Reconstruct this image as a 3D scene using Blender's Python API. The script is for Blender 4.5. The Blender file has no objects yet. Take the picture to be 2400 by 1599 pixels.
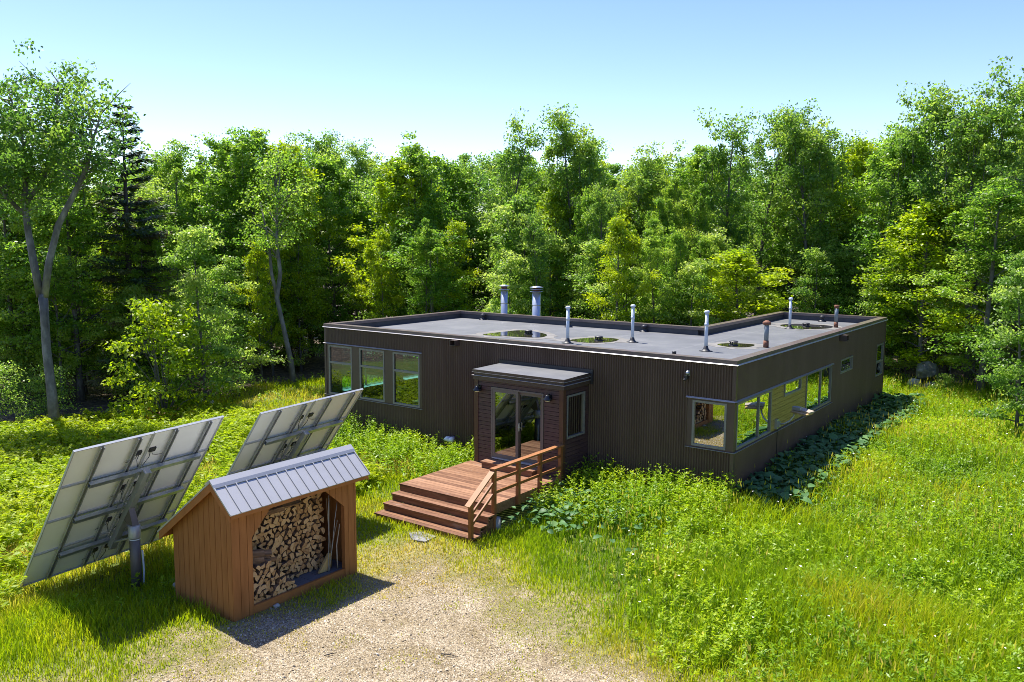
import bpy, math, random
import numpy as np
from mathutils import Matrix, Vector

SC = bpy.context.scene
COL = SC.collection

# ------------------------------------------------------------------ camera
CAM_LOC = (7.602, -19.6805, 6.3613)
YAW, PITCH, ROLL = -0.632, -0.1174, 0.0054
FPX, PW, PH = 1970.83, 2400, 1599


def cam_axes():
    cy, sy, cp, sp = math.cos(YAW), math.sin(YAW), math.cos(PITCH), math.sin(PITCH)
    f = Vector((sy * cp, cy * cp, sp))
    r = Vector((cy, -sy, 0))
    u = r.cross(f)
    cr, sr = math.cos(ROLL), math.sin(ROLL)
    return r * cr + u * sr, u * cr - r * sr, f


CR, CU, CF = cam_axes()
cam = bpy.data.cameras.new('camera')
cam.lens = FPX / PW * 36
cam.sensor_width = 36
cam.clip_start = 0.1
cam.clip_end = 2000
camo = bpy.data.objects.new('camera', cam)
COL.objects.link(camo)
m = Matrix((CR, CU, -CF)).transposed().to_4x4()
m.translation = CAM_LOC
camo.matrix_world = m
SC.camera = camo

# ------------------------------------------------------------------ sky, sun, exposure
SUN = Vector((-0.445, 0.10, 1.0)).normalized()
ELEV = math.asin(SUN.z)
AZ = math.atan2(SUN.x, SUN.y)
w = bpy.data.worlds.new('World')
SC.world = w
w.use_nodes = True
nt = w.node_tree
bg = nt.nodes['Background']
sky = nt.nodes.new('ShaderNodeTexSky')
sky.sky_type = 'NISHITA'
sky.sun_disc = False
sky.sun_elevation = ELEV
sky.sun_rotation = AZ
sky.altitude = 300
sky.air_density = 1.0
sky.dust_density = 0.5
sky.ozone_density = 1.0
hs = nt.nodes.new('ShaderNodeHueSaturation')
hs.inputs['Saturation'].default_value = 1.26
hs.inputs['Hue'].default_value = 0.522
nt.links.new(sky.outputs[0], hs.inputs['Color'])
nt.links.new(hs.outputs[0], bg.inputs[0])
bg.inputs[1].default_value = 0.102
sl = bpy.data.lights.new('sun', 'SUN')
sl.energy = 4.0
sl.angle = math.radians(0.5)
sl.color = (1.0, 0.955, 0.87)
so = bpy.data.objects.new('sun', sl)
COL.objects.link(so)
so.rotation_euler = SUN.to_track_quat('Z', 'Y').to_euler()
so.location = (-20, 5, 40)
SC.view_settings.view_transform = 'Standard'
SC.view_settings.look = 'None'
SC.view_settings.gamma = 1
SC.view_settings.exposure = 1.32
cyc = SC.cycles
cyc.max_bounces = 12
cyc.diffuse_bounces = 8
cyc.glossy_bounces = 3
cyc.transmission_bounces = 5
cyc.transparent_max_bounces = 8
cyc.sample_clamp_indirect = 12.0
cyc.filter_width = 0.9
cyc.use_adaptive_sampling = False
cyc.caustics_reflective = False
cyc.caustics_refractive = False
cyc.use_denoising = True
cyc.denoiser = 'OPENIMAGEDENOISE'
cyc.denoising_input_passes = 'RGB_ALBEDO_NORMAL'
cyc.denoising_prefilter = 'NONE'


# ------------------------------------------------------------------ materials
def mat(name):
    mt = bpy.data.materials.new(name)
    mt.use_nodes = True
    t = mt.node_tree
    return mt, t, t.nodes['Principled BSDF']


def nd(t, kind, **kw):
    n = t.nodes.new(kind)
    for k, v in kw.items():
        if k.startswith('i_'):
            key = k[2:]
            n.inputs[int(key) if key.isdigit() else key.replace('_', ' ')].default_value = v
        else:
            setattr(n, k, v)
    return n


def ramp(t, stops, interp='LINEAR'):
    n = t.nodes.new('ShaderNodeValToRGB')
    n.color_ramp.interpolation = interp
    e = n.color_ramp.elements
    while len(e) < len(stops):
        e.new(0.5)
    for el, (p, c) in zip(e, stops):
        el.position = p
        el.color = (c[0], c[1], c[2], 1)
    return n


def noisy(name, cols, scale=(1, 1, 1), ns=3.0, detail=5, rough=0.5, spec=0.5, metal=0.0, bump=0.0, bscale=None, rvar=0.0):
    """colour from object-space noise through a ramp, optional bump"""
    mt, t, p = mat(name)
    tc = nd(t, 'ShaderNodeTexCoord')
    mp = nd(t, 'ShaderNodeMapping')
    mp.inputs['Scale'].default_value = scale
    t.links.new(tc.outputs['Object'], mp.inputs[0])
    n = nd(t, 'ShaderNodeTexNoise', i_Scale=ns, i_Detail=detail, i_Roughness=0.6)
    t.links.new(mp.outputs[0], n.inputs['Vector'])
    k = len(cols)
    r = ramp(t, [(0.28 + 0.44 * i / max(1, k - 1), c) for i, c in enumerate(cols)])
    t.links.new(n.outputs['Fac'], r.inputs[0])
    t.links.new(r.outputs[0], p.inputs['Base Color'])
    p.inputs['Roughness'].default_value = rough
    p.inputs['Specular IOR Level'].default_value = spec
    p.inputs['Metallic'].default_value = metal
    if rvar:
        mr = nd(t, 'ShaderNodeMapRange')
        mr.inputs[3].default_value = rough - rvar
        mr.inputs[4].default_value = rough + rvar
        t.links.new(n.outputs['Fac'], mr.inputs[0])
        t.links.new(mr.outputs[0], p.inputs['Roughness'])
    if bump:
        n2 = nd(t, 'ShaderNodeTexNoise', i_Scale=bscale or ns * 6, i_Detail=4)
        t.links.new(mp.outputs[0], n2.inputs['Vector'])
        b = nd(t, 'ShaderNodeBump', i_Strength=bump, i_Distance=0.01)
        t.links.new(n2.outputs['Fac'], b.inputs['Height'])
        t.links.new(b.outputs[0], p.inputs['Normal'])
    return mt


def leafmat(name, stops, trans=0.4, ttint=(1.0, 1.0, 0.75), tscale=2.0, rough=0.42, objvar=0.30, spec=0.45):
    """leaf: colour from the per-leaf 'tint' attribute plus a small shift per plant; diffuse + translucent"""
    mt, t, p = mat(name)
    at = nd(t, 'ShaderNodeAttribute', attribute_name='tint')
    oi = nd(t, 'ShaderNodeObjectInfo')
    ma = nd(t, 'ShaderNodeMath', operation='MULTIPLY_ADD')
    ma.inputs[1].default_value = objvar
    ma.inputs[2].default_value = -objvar / 2
    t.links.new(oi.outputs['Random'], ma.inputs[0])
    ad = nd(t, 'ShaderNodeMath', operation='ADD')
    t.links.new(at.outputs['Fac'], ad.inputs[0])
    t.links.new(ma.outputs[0], ad.inputs[1])
    r = ramp(t, stops)
    t.links.new(ad.outputs[0], r.inputs[0])
    t.links.new(r.outputs[0], p.inputs['Base Color'])
    p.inputs['Roughness'].default_value = rough
    p.inputs['Specular IOR Level'].default_value = spec
    mx = nd(t, 'ShaderNodeMixRGB', blend_type='MULTIPLY')
    mx.inputs[0].default_value = 1
    mx.inputs[2].default_value = (ttint[0] * tscale, ttint[1] * tscale, ttint[2] * tscale, 1)
    t.links.new(r.outputs[0], mx.inputs[1])
    tr = nd(t, 'ShaderNodeBsdfTranslucent')
    t.links.new(mx.outputs[0], tr.inputs[0])
    ms = nd(t, 'ShaderNodeMixShader')
    ms.inputs[0].default_value = trans
    t.links.new(p.outputs[0], ms.inputs[1])
    t.links.new(tr.outputs[0], ms.inputs[2])
    t.links.new(ms.outputs[0], t.nodes['Material Output'].inputs[0])
    return mt


M = {}
M['wall'] = noisy('dark_brown_metal', [(.082, .050, .035), (.102, .063, .044), (.125, .079, .056)], (1, 1, .25), 1.2, rough=.42, spec=.5, rvar=.06)
M['trim'] = noisy('brown_trim_metal', [(.074, .048, .036), (.098, .066, .050)], ns=2, rough=.38, spec=.5)
M['coping'] = noisy('coping_metal', [(.12, .085, .078), (.16, .12, .11)], ns=1.5, rough=.28, spec=.8)
M['drip'] = noisy('glint_drip_metal', [(.34, .31, .29), (.42, .39, .365)], ns=3, rough=.35, spec=.6)  # sun glint along the metal edges put into the pale colour
M['frame'] = noisy('window_frame_paint', [(.20, .185, .155), (.25, .235, .20)], ns=2, rough=.4)
M['doorframe'] = noisy('taupe_frame_paint', [(.14, .115, .095), (.17, .14, .115)], ns=2, rough=.4)
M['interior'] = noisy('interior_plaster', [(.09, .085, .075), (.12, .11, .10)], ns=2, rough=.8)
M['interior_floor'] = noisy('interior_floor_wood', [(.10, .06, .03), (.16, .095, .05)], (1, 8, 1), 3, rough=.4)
M['sill'] = noisy('white_sill_paint', [(.42, .44, .44), (.5, .5, .5)], ns=2, rough=.4)
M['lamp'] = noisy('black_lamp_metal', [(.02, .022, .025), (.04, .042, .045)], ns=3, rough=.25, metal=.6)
M['white'] = noisy('white_plastic', [(.72, .74, .74), (.82, .83, .83)], ns=3, rough=.4)
M['pvc'] = noisy('white_pipe_plastic', [(.52, .60, .66), (.66, .72, .76)], (1, 1, .6), 4, rough=.35)
M['black'] = noisy('black_rubber', [(.015, .015, .017), (.03, .03, .032)], ns=5, rough=.5)
M['steel'] = noisy('galvanised_steel', [(.33, .36, .38), (.45, .48, .50), (.52, .54, .56)], (1, 1, .3), 5, rough=.35, metal=.75, rvar=.08)
M['chim'] = noisy('chimney_steel', [(.42, .46, .49), (.55, .58, .60)], (1, 1, .2), 4, rough=.32, metal=.7)
M['rust'] = noisy('rusty_iron', [(.10, .035, .018), (.22, .085, .04), (.13, .10, .09)], ns=9, rough=.75)
M['pipegrey'] = noisy('weathered_pipe', [(.18, .22, .23), (.27, .31, .32)], (1, 1, .4), 8, rough=.5)
M['alu'] = noisy('panel_frame_aluminium', [(.42, .43, .43), (.52, .53, .53)], ns=3, rough=.35, metal=.3)
M['rail'] = noisy('rail_steel', [(.34, .35, .35), (.44, .45, .45)], (1, 1, 1), 6, rough=.4, metal=.4)
M['backsheet'] = noisy('white_backsheet', [(.78, .78, .74), (.85, .85, .81)], ns=1.5, rough=.5)
M['cell'] = noisy('panel_glass', [(.01, .012, .03), (.015, .02, .045)], ns=4, rough=.12, spec=.6)
M['postpaint'] = noisy('grey_post_steel', [(.115, .10, .088), (.17, .15, .135)], (1, 1, .3), 5, rough=.5, metal=.3)
M['bark'] = noisy('grey_bark', [(.05, .043, .036), (.11, .10, .085), (.20, .185, .16)], (1, 1, .25), 7, rough=.9, bump=.5, bscale=16)
M['palebark'] = noisy('pale_bark', [(.055, .051, .044), (.15, .14, .122), (.31, .295, .265)], (1, 1, .5), 3.2, detail=9, rough=.9, bump=.5, bscale=14)
M['darkbark'] = noisy('dark_bark', [(.022, .018, .015), (.05, .042, .036), (.08, .07, .06)], (1, 1, .3), 7, rough=.9, bump=.5, bscale=16)
M['deadtwig'] = noisy('dead_twig', [(.12, .10, .085), (.22, .19, .165)], ns=5, rough=.9)
M['shedwood'] = noisy('stained_shed_boards', [(.26, .100, .027), (.32, .127, .037), (.38, .155, .048)], (3, 3, .35), 3.5, detail=7, rough=.62, spec=.3, bump=.15, bscale=30)
M['shedtrim'] = noisy('stained_shed_trim', [(.31, .118, .033), (.39, .155, .046)], (2, 1, 1), 3, rough=.6, spec=.3)
M['shedfloor'] = noisy('grey_floor_boards', [(.10, .105, .105), (.17, .17, .165)], (6, .7, 1), 4, rough=.8)
M['shedroof'] = noisy('grey_roof_sheet', [(.40, .395, .39), (.47, .465, .46)], (1, .5, 1), 1.5, rough=.35, metal=.25, spec=.5)
M['concrete'] = noisy('concrete', [(.24, .235, .22), (.36, .35, .33)], ns=6, rough=.9, bump=.3)
M['stone'] = noisy('grey_stone', [(.07, .072, .075), (.16, .16, .16), (.30, .30, .29)], ns=4, detail=8, rough=.9, bump=.6, bscale=9)
M['palestone'] = noisy('pale_stone', [(.36, .34, .30), (.52, .50, .46)], ns=5, rough=.9, bump=.4)
M['straw'] = noisy('broom_straw', [(.36, .24, .09), (.50, .36, .15)], (20, 20, 1), 4, rough=.8)
M['stick'] = noisy('bare_stick', [(.16, .11, .06), (.28, .21, .13)], ns=6, rough=.8)
M['greystick'] = noisy('pale_pole', [(.26, .26, .25), (.40, .40, .38)], ns=6, rough=.5)
M['antler'] = noisy('pale_bare_wood', [(.36, .30, .22), (.5, .43, .33)], ns=6, rough=.8)
M['dish'] = noisy('tan_tray', [(.34, .23, .085), (.46, .32, .14)], ns=6, rough=.6)
M['dishtop'] = noisy('pale_tray_top', [(.34, .28, .21), (.44, .37, .29)], ns=6, rough=.5)


def wood_deck():
    mt, t, p = mat('stained_deck_wood')
    tc = nd(t, 'ShaderNodeTexCoord')
    mp = nd(t, 'ShaderNodeMapping')
    mp.inputs['Scale'].default_value = (.8, 7, 7)
    t.links.new(tc.outputs['Object'], mp.inputs[0])
    n = nd(t, 'ShaderNodeTexNoise', i_Scale=3.0, i_Detail=8, i_Roughness=.65)
    t.links.new(mp.outputs[0], n.inputs['Vector'])
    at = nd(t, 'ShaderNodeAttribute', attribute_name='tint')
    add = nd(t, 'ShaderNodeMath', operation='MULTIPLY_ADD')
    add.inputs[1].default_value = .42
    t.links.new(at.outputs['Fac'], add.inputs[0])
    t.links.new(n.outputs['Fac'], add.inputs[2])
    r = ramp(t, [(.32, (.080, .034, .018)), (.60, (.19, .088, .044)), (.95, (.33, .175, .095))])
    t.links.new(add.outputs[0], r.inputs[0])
    # bare worn patches, their own shape
    n2 = nd(t, 'ShaderNodeTexNoise', i_Scale=1.3, i_Detail=7, i_Roughness=.7)
    mp2 = nd(t, 'ShaderNodeMapping')
    mp2.inputs['Scale'].default_value = (.7, 2.6, 2.6)
    t.links.new(tc.outputs['Object'], mp2.inputs[0])
    t.links.new(mp2.outputs[0], n2.inputs['Vector'])
    r2 = ramp(t, [(.60, (0, 0, 0)), (.68, (1, 1, 1))])
    t.links.new(n2.outputs['Fac'], r2.inputs[0])
    mx = nd(t, 'ShaderNodeMixRGB')
    mul = nd(t, 'ShaderNodeMath', operation='MULTIPLY')
    mul.inputs[1].default_value = .55
    t.links.new(r2.outputs[0], mul.inputs[0])
    t.links.new(mul.outputs[0], mx.inputs[0])
    t.links.new(r.outputs[0], mx.inputs[1])
    mx.inputs[2].default_value = (.33, .26, .22, 1)
    t.links.new(mx.outputs[0], p.inputs['Base Color'])
    p.inputs['Roughness'].default_value = .5
    p.inputs['Specular IOR Level'].default_value = .35
    return mt


M['deck'] = wood_deck()
M['rail_wood'] = noisy('rail_wood', [(.16, .058, .018), (.24, .09, .028), (.32, .13, .045)], (6, 1, 1), 3, detail=7, rough=.5, spec=.35)
M['railcap'] = noisy('lit_railcap_wood', [(.26, .105, .034), (.36, .155, .055)], (6, 1, 1), 3, detail=7, rough=.5, spec=.35)  # rail wood made lighter: sun on the top face put into colour
M['siding'] = noisy('purple_brown_siding', [(.052, .028, .026), (.080, .043, .039), (.104, .058, .052)], (.6, .6, 9), 3, detail=7, rough=.5, spec=.4)
M['sidewood'] = noisy('natural_wood_siding', [(.26, .18, .045), (.35, .25, .07), (.45, .33, .10)], (.6, .6, 8), 3, detail=7, rough=.45)
M['cornerwood'] = noisy('corner_board_wood', [(.070, .030, .015), (.115, .05, .022)], (4, 4, .5), 4, rough=.5)


def roof_mat():
    mt, t, p = mat('grey_roof_membrane')
    tc = nd(t, 'ShaderNodeTexCoord')
    n = nd(t, 'ShaderNodeTexNoise', i_Scale=.8, i_Detail=8, i_Roughness=.65)
    t.links.new(tc.outputs['Object'], n.inputs['Vector'])
    r = ramp(t, [(.3, (.092, .095, .100)), (.52, (.120, .123, .128)), (.72, (.160, .160, .160))])
    t.links.new(n.outputs['Fac'], r.inputs[0])
    # seams of the membrane strips: thin darker lines
    sx = nd(t, 'ShaderNodeSeparateXYZ')
    t.links.new(tc.outputs['Object'], sx.inputs[0])
    md = nd(t, 'ShaderNodeMath', operation='MODULO')
    ab = nd(t, 'ShaderNodeMath', operation='ABSOLUTE')
    t.links.new(sx.outputs[0], ab.inputs[0])
    t.links.new(ab.outputs[0], md.inputs[0])
    md.inputs[1].default_value = 3.0
    lt = nd(t, 'ShaderNodeMath', operation='LESS_THAN')
    lt.inputs[1].default_value = .07
    t.links.new(md.outputs[0], lt.inputs[0])
    ml = nd(t, 'ShaderNodeMath', operation='MULTIPLY')
    ml.inputs[1].default_value = .35
    t.links.new(lt.outputs[0], ml.inputs[0])
    mx = nd(t, 'ShaderNodeMixRGB')
    t.links.new(ml.outputs[0], mx.inputs[0])
    t.links.new(r.outputs[0], mx.inputs[1])
    mx.inputs[2].default_value = (.19, .19, .19, 1)
    t.links.new(mx.outputs[0], p.inputs['Base Color'])
    p.inputs['Roughness'].default_value = .55
    n3 = nd(t, 'ShaderNodeTexNoise', i_Scale=3, i_Detail=3)
    t.links.new(tc.outputs['Object'], n3.inputs['Vector'])
    b = nd(t, 'ShaderNodeBump', i_Strength=.15, i_Distance=.02)
    t.links.new(n3.outputs['Fac'], b.inputs['Height'])
    t.links.new(b.outputs[0], p.inputs['Normal'])
    return mt


M['roof'] = roof_mat()
M['upstand'] = noisy('dark_membrane', [(.035, .037, .042), (.06, .062, .068)], ns=4, rough=.6)
M['silt'] = noisy('dried_silt', [(.115, .11, .10), (.16, .152, .138), (.21, .20, .18)], ns=3, detail=7, rough=.8)


def water_mat():
    mt, t, p = mat('puddle_water')
    p.inputs['Base Color'].default_value = (.03, .027, .018, 1)
    p.inputs['Roughness'].default_value = .03
    p.inputs['IOR'].default_value = 1.6
    n = nd(t, 'ShaderNodeTexNoise', i_Scale=6)
    b = nd(t, 'ShaderNodeBump', i_Strength=.02, i_Distance=.01)
    t.links.new(n.outputs['Fac'], b.inputs['Height'])
    t.links.new(b.outputs[0], p.inputs['Normal'])
    return mt


M['water'] = water_mat()


def glass_mat(name, base, refl, tint):
    mt, t, p = mat(name)
    t.nodes.remove(p)
    g = nd(t, 'ShaderNodeBsdfGlossy')
    g.inputs['Roughness'].default_value = 0.0
    g.inputs['Color'].default_value = (.92, .97, .95, 1)
    tr = nd(t, 'ShaderNodeBsdfTransparent')
    tr.inputs['Color'].default_value = tint
    fr = nd(t, 'ShaderNodeFresnel', i_IOR=1.55)
    ma = nd(t, 'ShaderNodeMath', operation='MULTIPLY_ADD')
    ma.inputs[1].default_value = refl
    ma.inputs[2].default_value = base
    ma.use_clamp = True
    t.links.new(fr.outputs[0], ma.inputs[0])
    ms = nd(t, 'ShaderNodeMixShader')
    t.links.new(ma.outputs[0], ms.inputs[0])
    t.links.new(tr.outputs[0], ms.inputs[1])
    t.links.new(g.outputs[0], ms.inputs[2])
    t.links.new(ms.outputs[0], t.nodes['Material Output'].inputs[0])
    return mt


M['glass'] = glass_mat('reflective_glass', .48, 1.5, (.45, .55, .53, 1))
M['clearglass'] = glass_mat('tinted_clear_glass', .12, 1.2, (.45, .80, .76, 1))
M['doorglass'] = glass_mat('door_glass', .25, 1.5, (.6, .65, .6, 1))

G = lambda a, b, c: [(.0, a), (.5, b), (1.0, c)]
M['leaf_maple'] = leafmat('maple_leaves', G((.080, .180, .018), (.165, .280, .024), (.310, .400, .050)), .55)
M['leaf_ash'] = leafmat('ash_leaves', G((.075, .165, .024), (.140, .245, .032), (.260, .345, .050)), .54)
M['leaf_beech'] = leafmat('beech_leaves', G((.105, .205, .026), (.190, .300, .042), (.340, .410, .090)), .54)
M['leaf_yellow'] = leafmat('yellow_green_leaves', G((.140, .230, .006), (.250, .340, .007), (.370, .420, .009)), .48)
M['needle'] = leafmat('spruce_needles', G((.026, .064, .020), (.055, .092, .026), (.13, .11, .035)), .12, rough=.6)
M['grass'] = leafmat('grass_blades', [(0, (.080, .175, .005)), (.40, (.215, .310, .005)), (.70, (.350, .375, .008)), (1, (.46, .36, .09))], .40, objvar=0, spec=.22)
M['weed'] = leafmat('weed_leaves', [(0, (.065, .165, .009)), (.5, (.215, .335, .008)), (.85, (.360, .430, .010)), (1, (.46, .42, .03))], .42, objvar=0, spec=.3)
M['bigleaf'] = leafmat('broad_dark_leaves', G((.055, .135, .042), (.09, .20, .058), (.17, .28, .09)), .25, objvar=0, rough=.5, spec=.25)
M['fern'] = leafmat('fern_fronds', G((.130, .235, .007), (.235, .325, .008), (.350, .390, .010)), .45, objvar=0, spec=.2)
M['orange'] = leafmat('orange_dead_leaves', G((.22, .09, .015), (.36, .16, .02), (.30, .24, .03)), .3, objvar=0)
M['petal'] = noisy('white_petals', [(.75, .76, .72), (.8, .8, .78)], ns=2, rough=.6)


def ground_mat():
    mt, t, p = mat('soil_and_litter')
    tc = nd(t, 'ShaderNodeTexCoord')
    n = nd(t, 'ShaderNodeTexNoise', i_Scale=2.2, i_Detail=9, i_Roughness=.7)
    t.links.new(tc.outputs['Object'], n.inputs['Vector'])
    rg = ramp(t, [(.3, (.055, .095, .010)), (.52, (.10, .14, .016)), (.72, (.17, .16, .035))])
    t.links.new(n.outputs['Fac'], rg.inputs[0])
    v = nd(t, 'ShaderNodeTexVoronoi', i_Scale=7.0)
    t.links.new(tc.outputs['Object'], v.inputs['Vector'])
    rl = ramp(t, [(.0, (.022, .015, .009)), (.5, (.055, .036, .020)), (.85, (.11, .075, .045)), (1, (.19, .14, .09))])
    sep = nd(t, 'ShaderNodeSeparateColor')
    t.links.new(v.outputs['Color'], sep.inputs[0])
    t.links.new(sep.outputs[0], rl.inputs[0])
    at = nd(t, 'ShaderNodeAttribute', attribute_name='litter')
    mx = nd(t, 'ShaderNodeMixRGB')
    t.links.new(at.outputs['Fac'], mx.inputs[0])
    t.links.new(rg.outputs[0], mx.inputs[1])
    t.links.new(rl.outputs[0], mx.inputs[2])
    aw = nd(t, 'ShaderNodeAttribute', attribute_name='worn')
    nw = nd(t, 'ShaderNodeTexNoise', i_Scale=9, i_Detail=7, i_Roughness=.7)
    t.links.new(tc.outputs['Object'], nw.inputs['Vector'])
    rw = ramp(t, [(.34, (.10, .10, .025)), (.5, (.20, .18, .06)), (.68, (.34, .27, .15))])
    t.links.new(nw.outputs['Fac'], rw.inputs[0])
    mw = nd(t, 'ShaderNodeMixRGB')
    t.links.new(aw.outputs['Fac'], mw.inputs[0])
    t.links.new(mx.outputs[0], mw.inputs[1])
    t.links.new(rw.outputs[0], mw.inputs[2])
    t.links.new(mw.outputs[0], p.inputs['Base Color'])
    p.inputs['Roughness'].default_value = .95
    b = nd(t, 'ShaderNodeBump', i_Strength=.8, i_Distance=.05)
    t.links.new(n.outputs['Fac'], b.inputs['Height'])
    t.links.new(b.outputs[0], p.inputs['Normal'])
    return mt


M['ground'] = ground_mat()


def gravel_mat():
    mt, t, p = mat('gravel_and_chips')
    tc = nd(t, 'ShaderNodeTexCoord')
    v = nd(t, 'ShaderNodeTexVoronoi', i_Scale=42.0)
    t.links.new(tc.outputs['Object'], v.inputs['Vector'])
    sep = nd(t, 'ShaderNodeSeparateColor')
    t.links.new(v.outputs['Color'], sep.inputs[0])
    r = ramp(t, [(0, (.15, .115, .07)), (.35, (.29, .23, .145)), (.7, (.41, .34, .235)), (1, (.55, .48, .365))])
    t.links.new(sep.outputs[0], r.inputs[0])
    n = nd(t, 'ShaderNodeTexNoise', i_Scale=1.1, i_Detail=8, i_Roughness=.7)
    t.links.new(tc.outputs['Object'], n.inputs['Vector'])
    r2 = ramp(t, [(.36, (1.1, 1.08, 1.05)), (.66, (.58, .52, .36))])
    t.links.new(n.outputs['Fac'], r2.inputs[0])
    mx = nd(t, 'ShaderNodeMixRGB', blend_type='MULTIPLY')
    mx.inputs[0].default_value = 1
    t.links.new(r.outputs[0], mx.inputs[1])
    t.links.new(r2.outputs[0], mx.inputs[2])
    at = nd(t, 'ShaderNodeAttribute', attribute_name='worn')
    mx3 = nd(t, 'ShaderNodeMixRGB')
    mu3 = nd(t, 'ShaderNodeMath', operation='MULTIPLY')
    mu3.inputs[1].default_value = 1.0
    t.links.new(at.outputs['Fac'], mu3.inputs[0])
    t.links.new(mu3.outputs[0], mx3.inputs[0])
    t.links.new(mx.outputs[0], mx3.inputs[1])
    nw = nd(t, 'ShaderNodeTexNoise', i_Scale=9, i_Detail=7, i_Roughness=.7)
    t.links.new(tc.outputs['Object'], nw.inputs['Vector'])
    rw = ramp(t, [(.34, (.10, .10, .025)), (.5, (.20, .18, .06)), (.68, (.34, .27, .15))])
    t.links.new(nw.outputs['Fac'], rw.inputs[0])
    t.links.new(rw.outputs[0], mx3.inputs[2])
    t.links.new(mx3.outputs[0], p.inputs['Base Color'])
    p.inputs['Roughness'].default_value = .95
    b = nd(t, 'ShaderNodeBump', i_Strength=.9, i_Distance=.03)
    t.links.new(v.outputs['Distance'], b.inputs['Height'])
    t.links.new(b.outputs[0], p.inputs['Normal'])
    return mt


M['gravel'] = gravel_mat()


def chip_mat():
    mt, t, p = mat('stone_chips')
    at = nd(t, 'ShaderNodeAttribute', attribute_name='tint')
    r = ramp(t, [(0, (.15, .11, .065)), (.4, (.33, .265, .17)), (.75, (.46, .385, .275)), (1, (.66, .60, .49))])
    t.links.new(at.outputs['Fac'], r.inputs[0])
    t.links.new(r.outputs[0], p.inputs['Base Color'])
    p.inputs['Roughness'].default_value = .9
    return mt


M['chip'] = chip_mat()


def log_end_mat():
    mt, t, p = mat('cut_wood_end')
    tc = nd(t, 'ShaderNodeTexCoord')
    oi = nd(t, 'ShaderNodeObjectInfo')
    n = nd(t, 'ShaderNodeTexNoise', i_Scale=22, i_Detail=5)
    t.links.new(tc.outputs['Object'], n.inputs['Vector'])
    ma = nd(t, 'ShaderNodeMath', operation='MULTIPLY_ADD')
    ma.inputs[1].default_value = .55
    t.links.new(oi.outputs['Random'], ma.inputs[0])
    t.links.new(n.outputs['Fac'], ma.inputs[2])
    r = ramp(t, [(.38, (.24, .115, .042)), (.68, (.47, .265, .105)), (1.0, (.61, .39, .185))])
    t.links.new(ma.outputs[0], r.inputs[0])
    t.links.new(r.outputs[0], p.inputs['Base Color'])
    p.inputs['Roughness'].default_value = .8
    return mt


M['logend'] = log_end_mat()
M['logside'] = noisy('log_side', [(.09, .052, .030), (.19, .11, .06), (.33, .20, .11)], (.6, 6, 6), 4, rough=.9)


# ------------------------------------------------------------------ mesh helpers
def npmesh(name, V, polys, material=None, attr=None, smooth=False):
    """polys: list of int arrays (N,k); attr: per-vertex float 'tint'"""
    me = bpy.data.meshes.new(name)
    V = np.asarray(V, np.float32).reshape(-1, 3)
    polys = [np.asarray(p, np.int32) for p in polys if len(p)]
    me.vertices.add(len(V))
    me.vertices.foreach_set('co', V.ravel())
    nl = sum(p.size for p in polys)
    npol = sum(len(p) for p in polys)
    me.loops.add(nl)
    me.loops.foreach_set('vertex_index', np.concatenate([p.ravel() for p in polys]))
    me.polygons.add(npol)
    st, o = [], 0
    for p in polys:
        k = p.shape[1]
        st.append(np.arange(len(p)) * k + o)
        o += p.size
    me.polygons.foreach_set('loop_start', np.concatenate(st).astype(np.int32))
    if smooth:
        me.polygons.foreach_set('use_smooth', np.ones(npol, bool))
    me.update(calc_edges=True)
    if attr is not None:
        a = me.attributes.new('tint', 'FLOAT', 'POINT')
        a.data.foreach_set('value', np.asarray(attr, np.float32))
    if material:
        me.materials.append(material)
    return me


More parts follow.
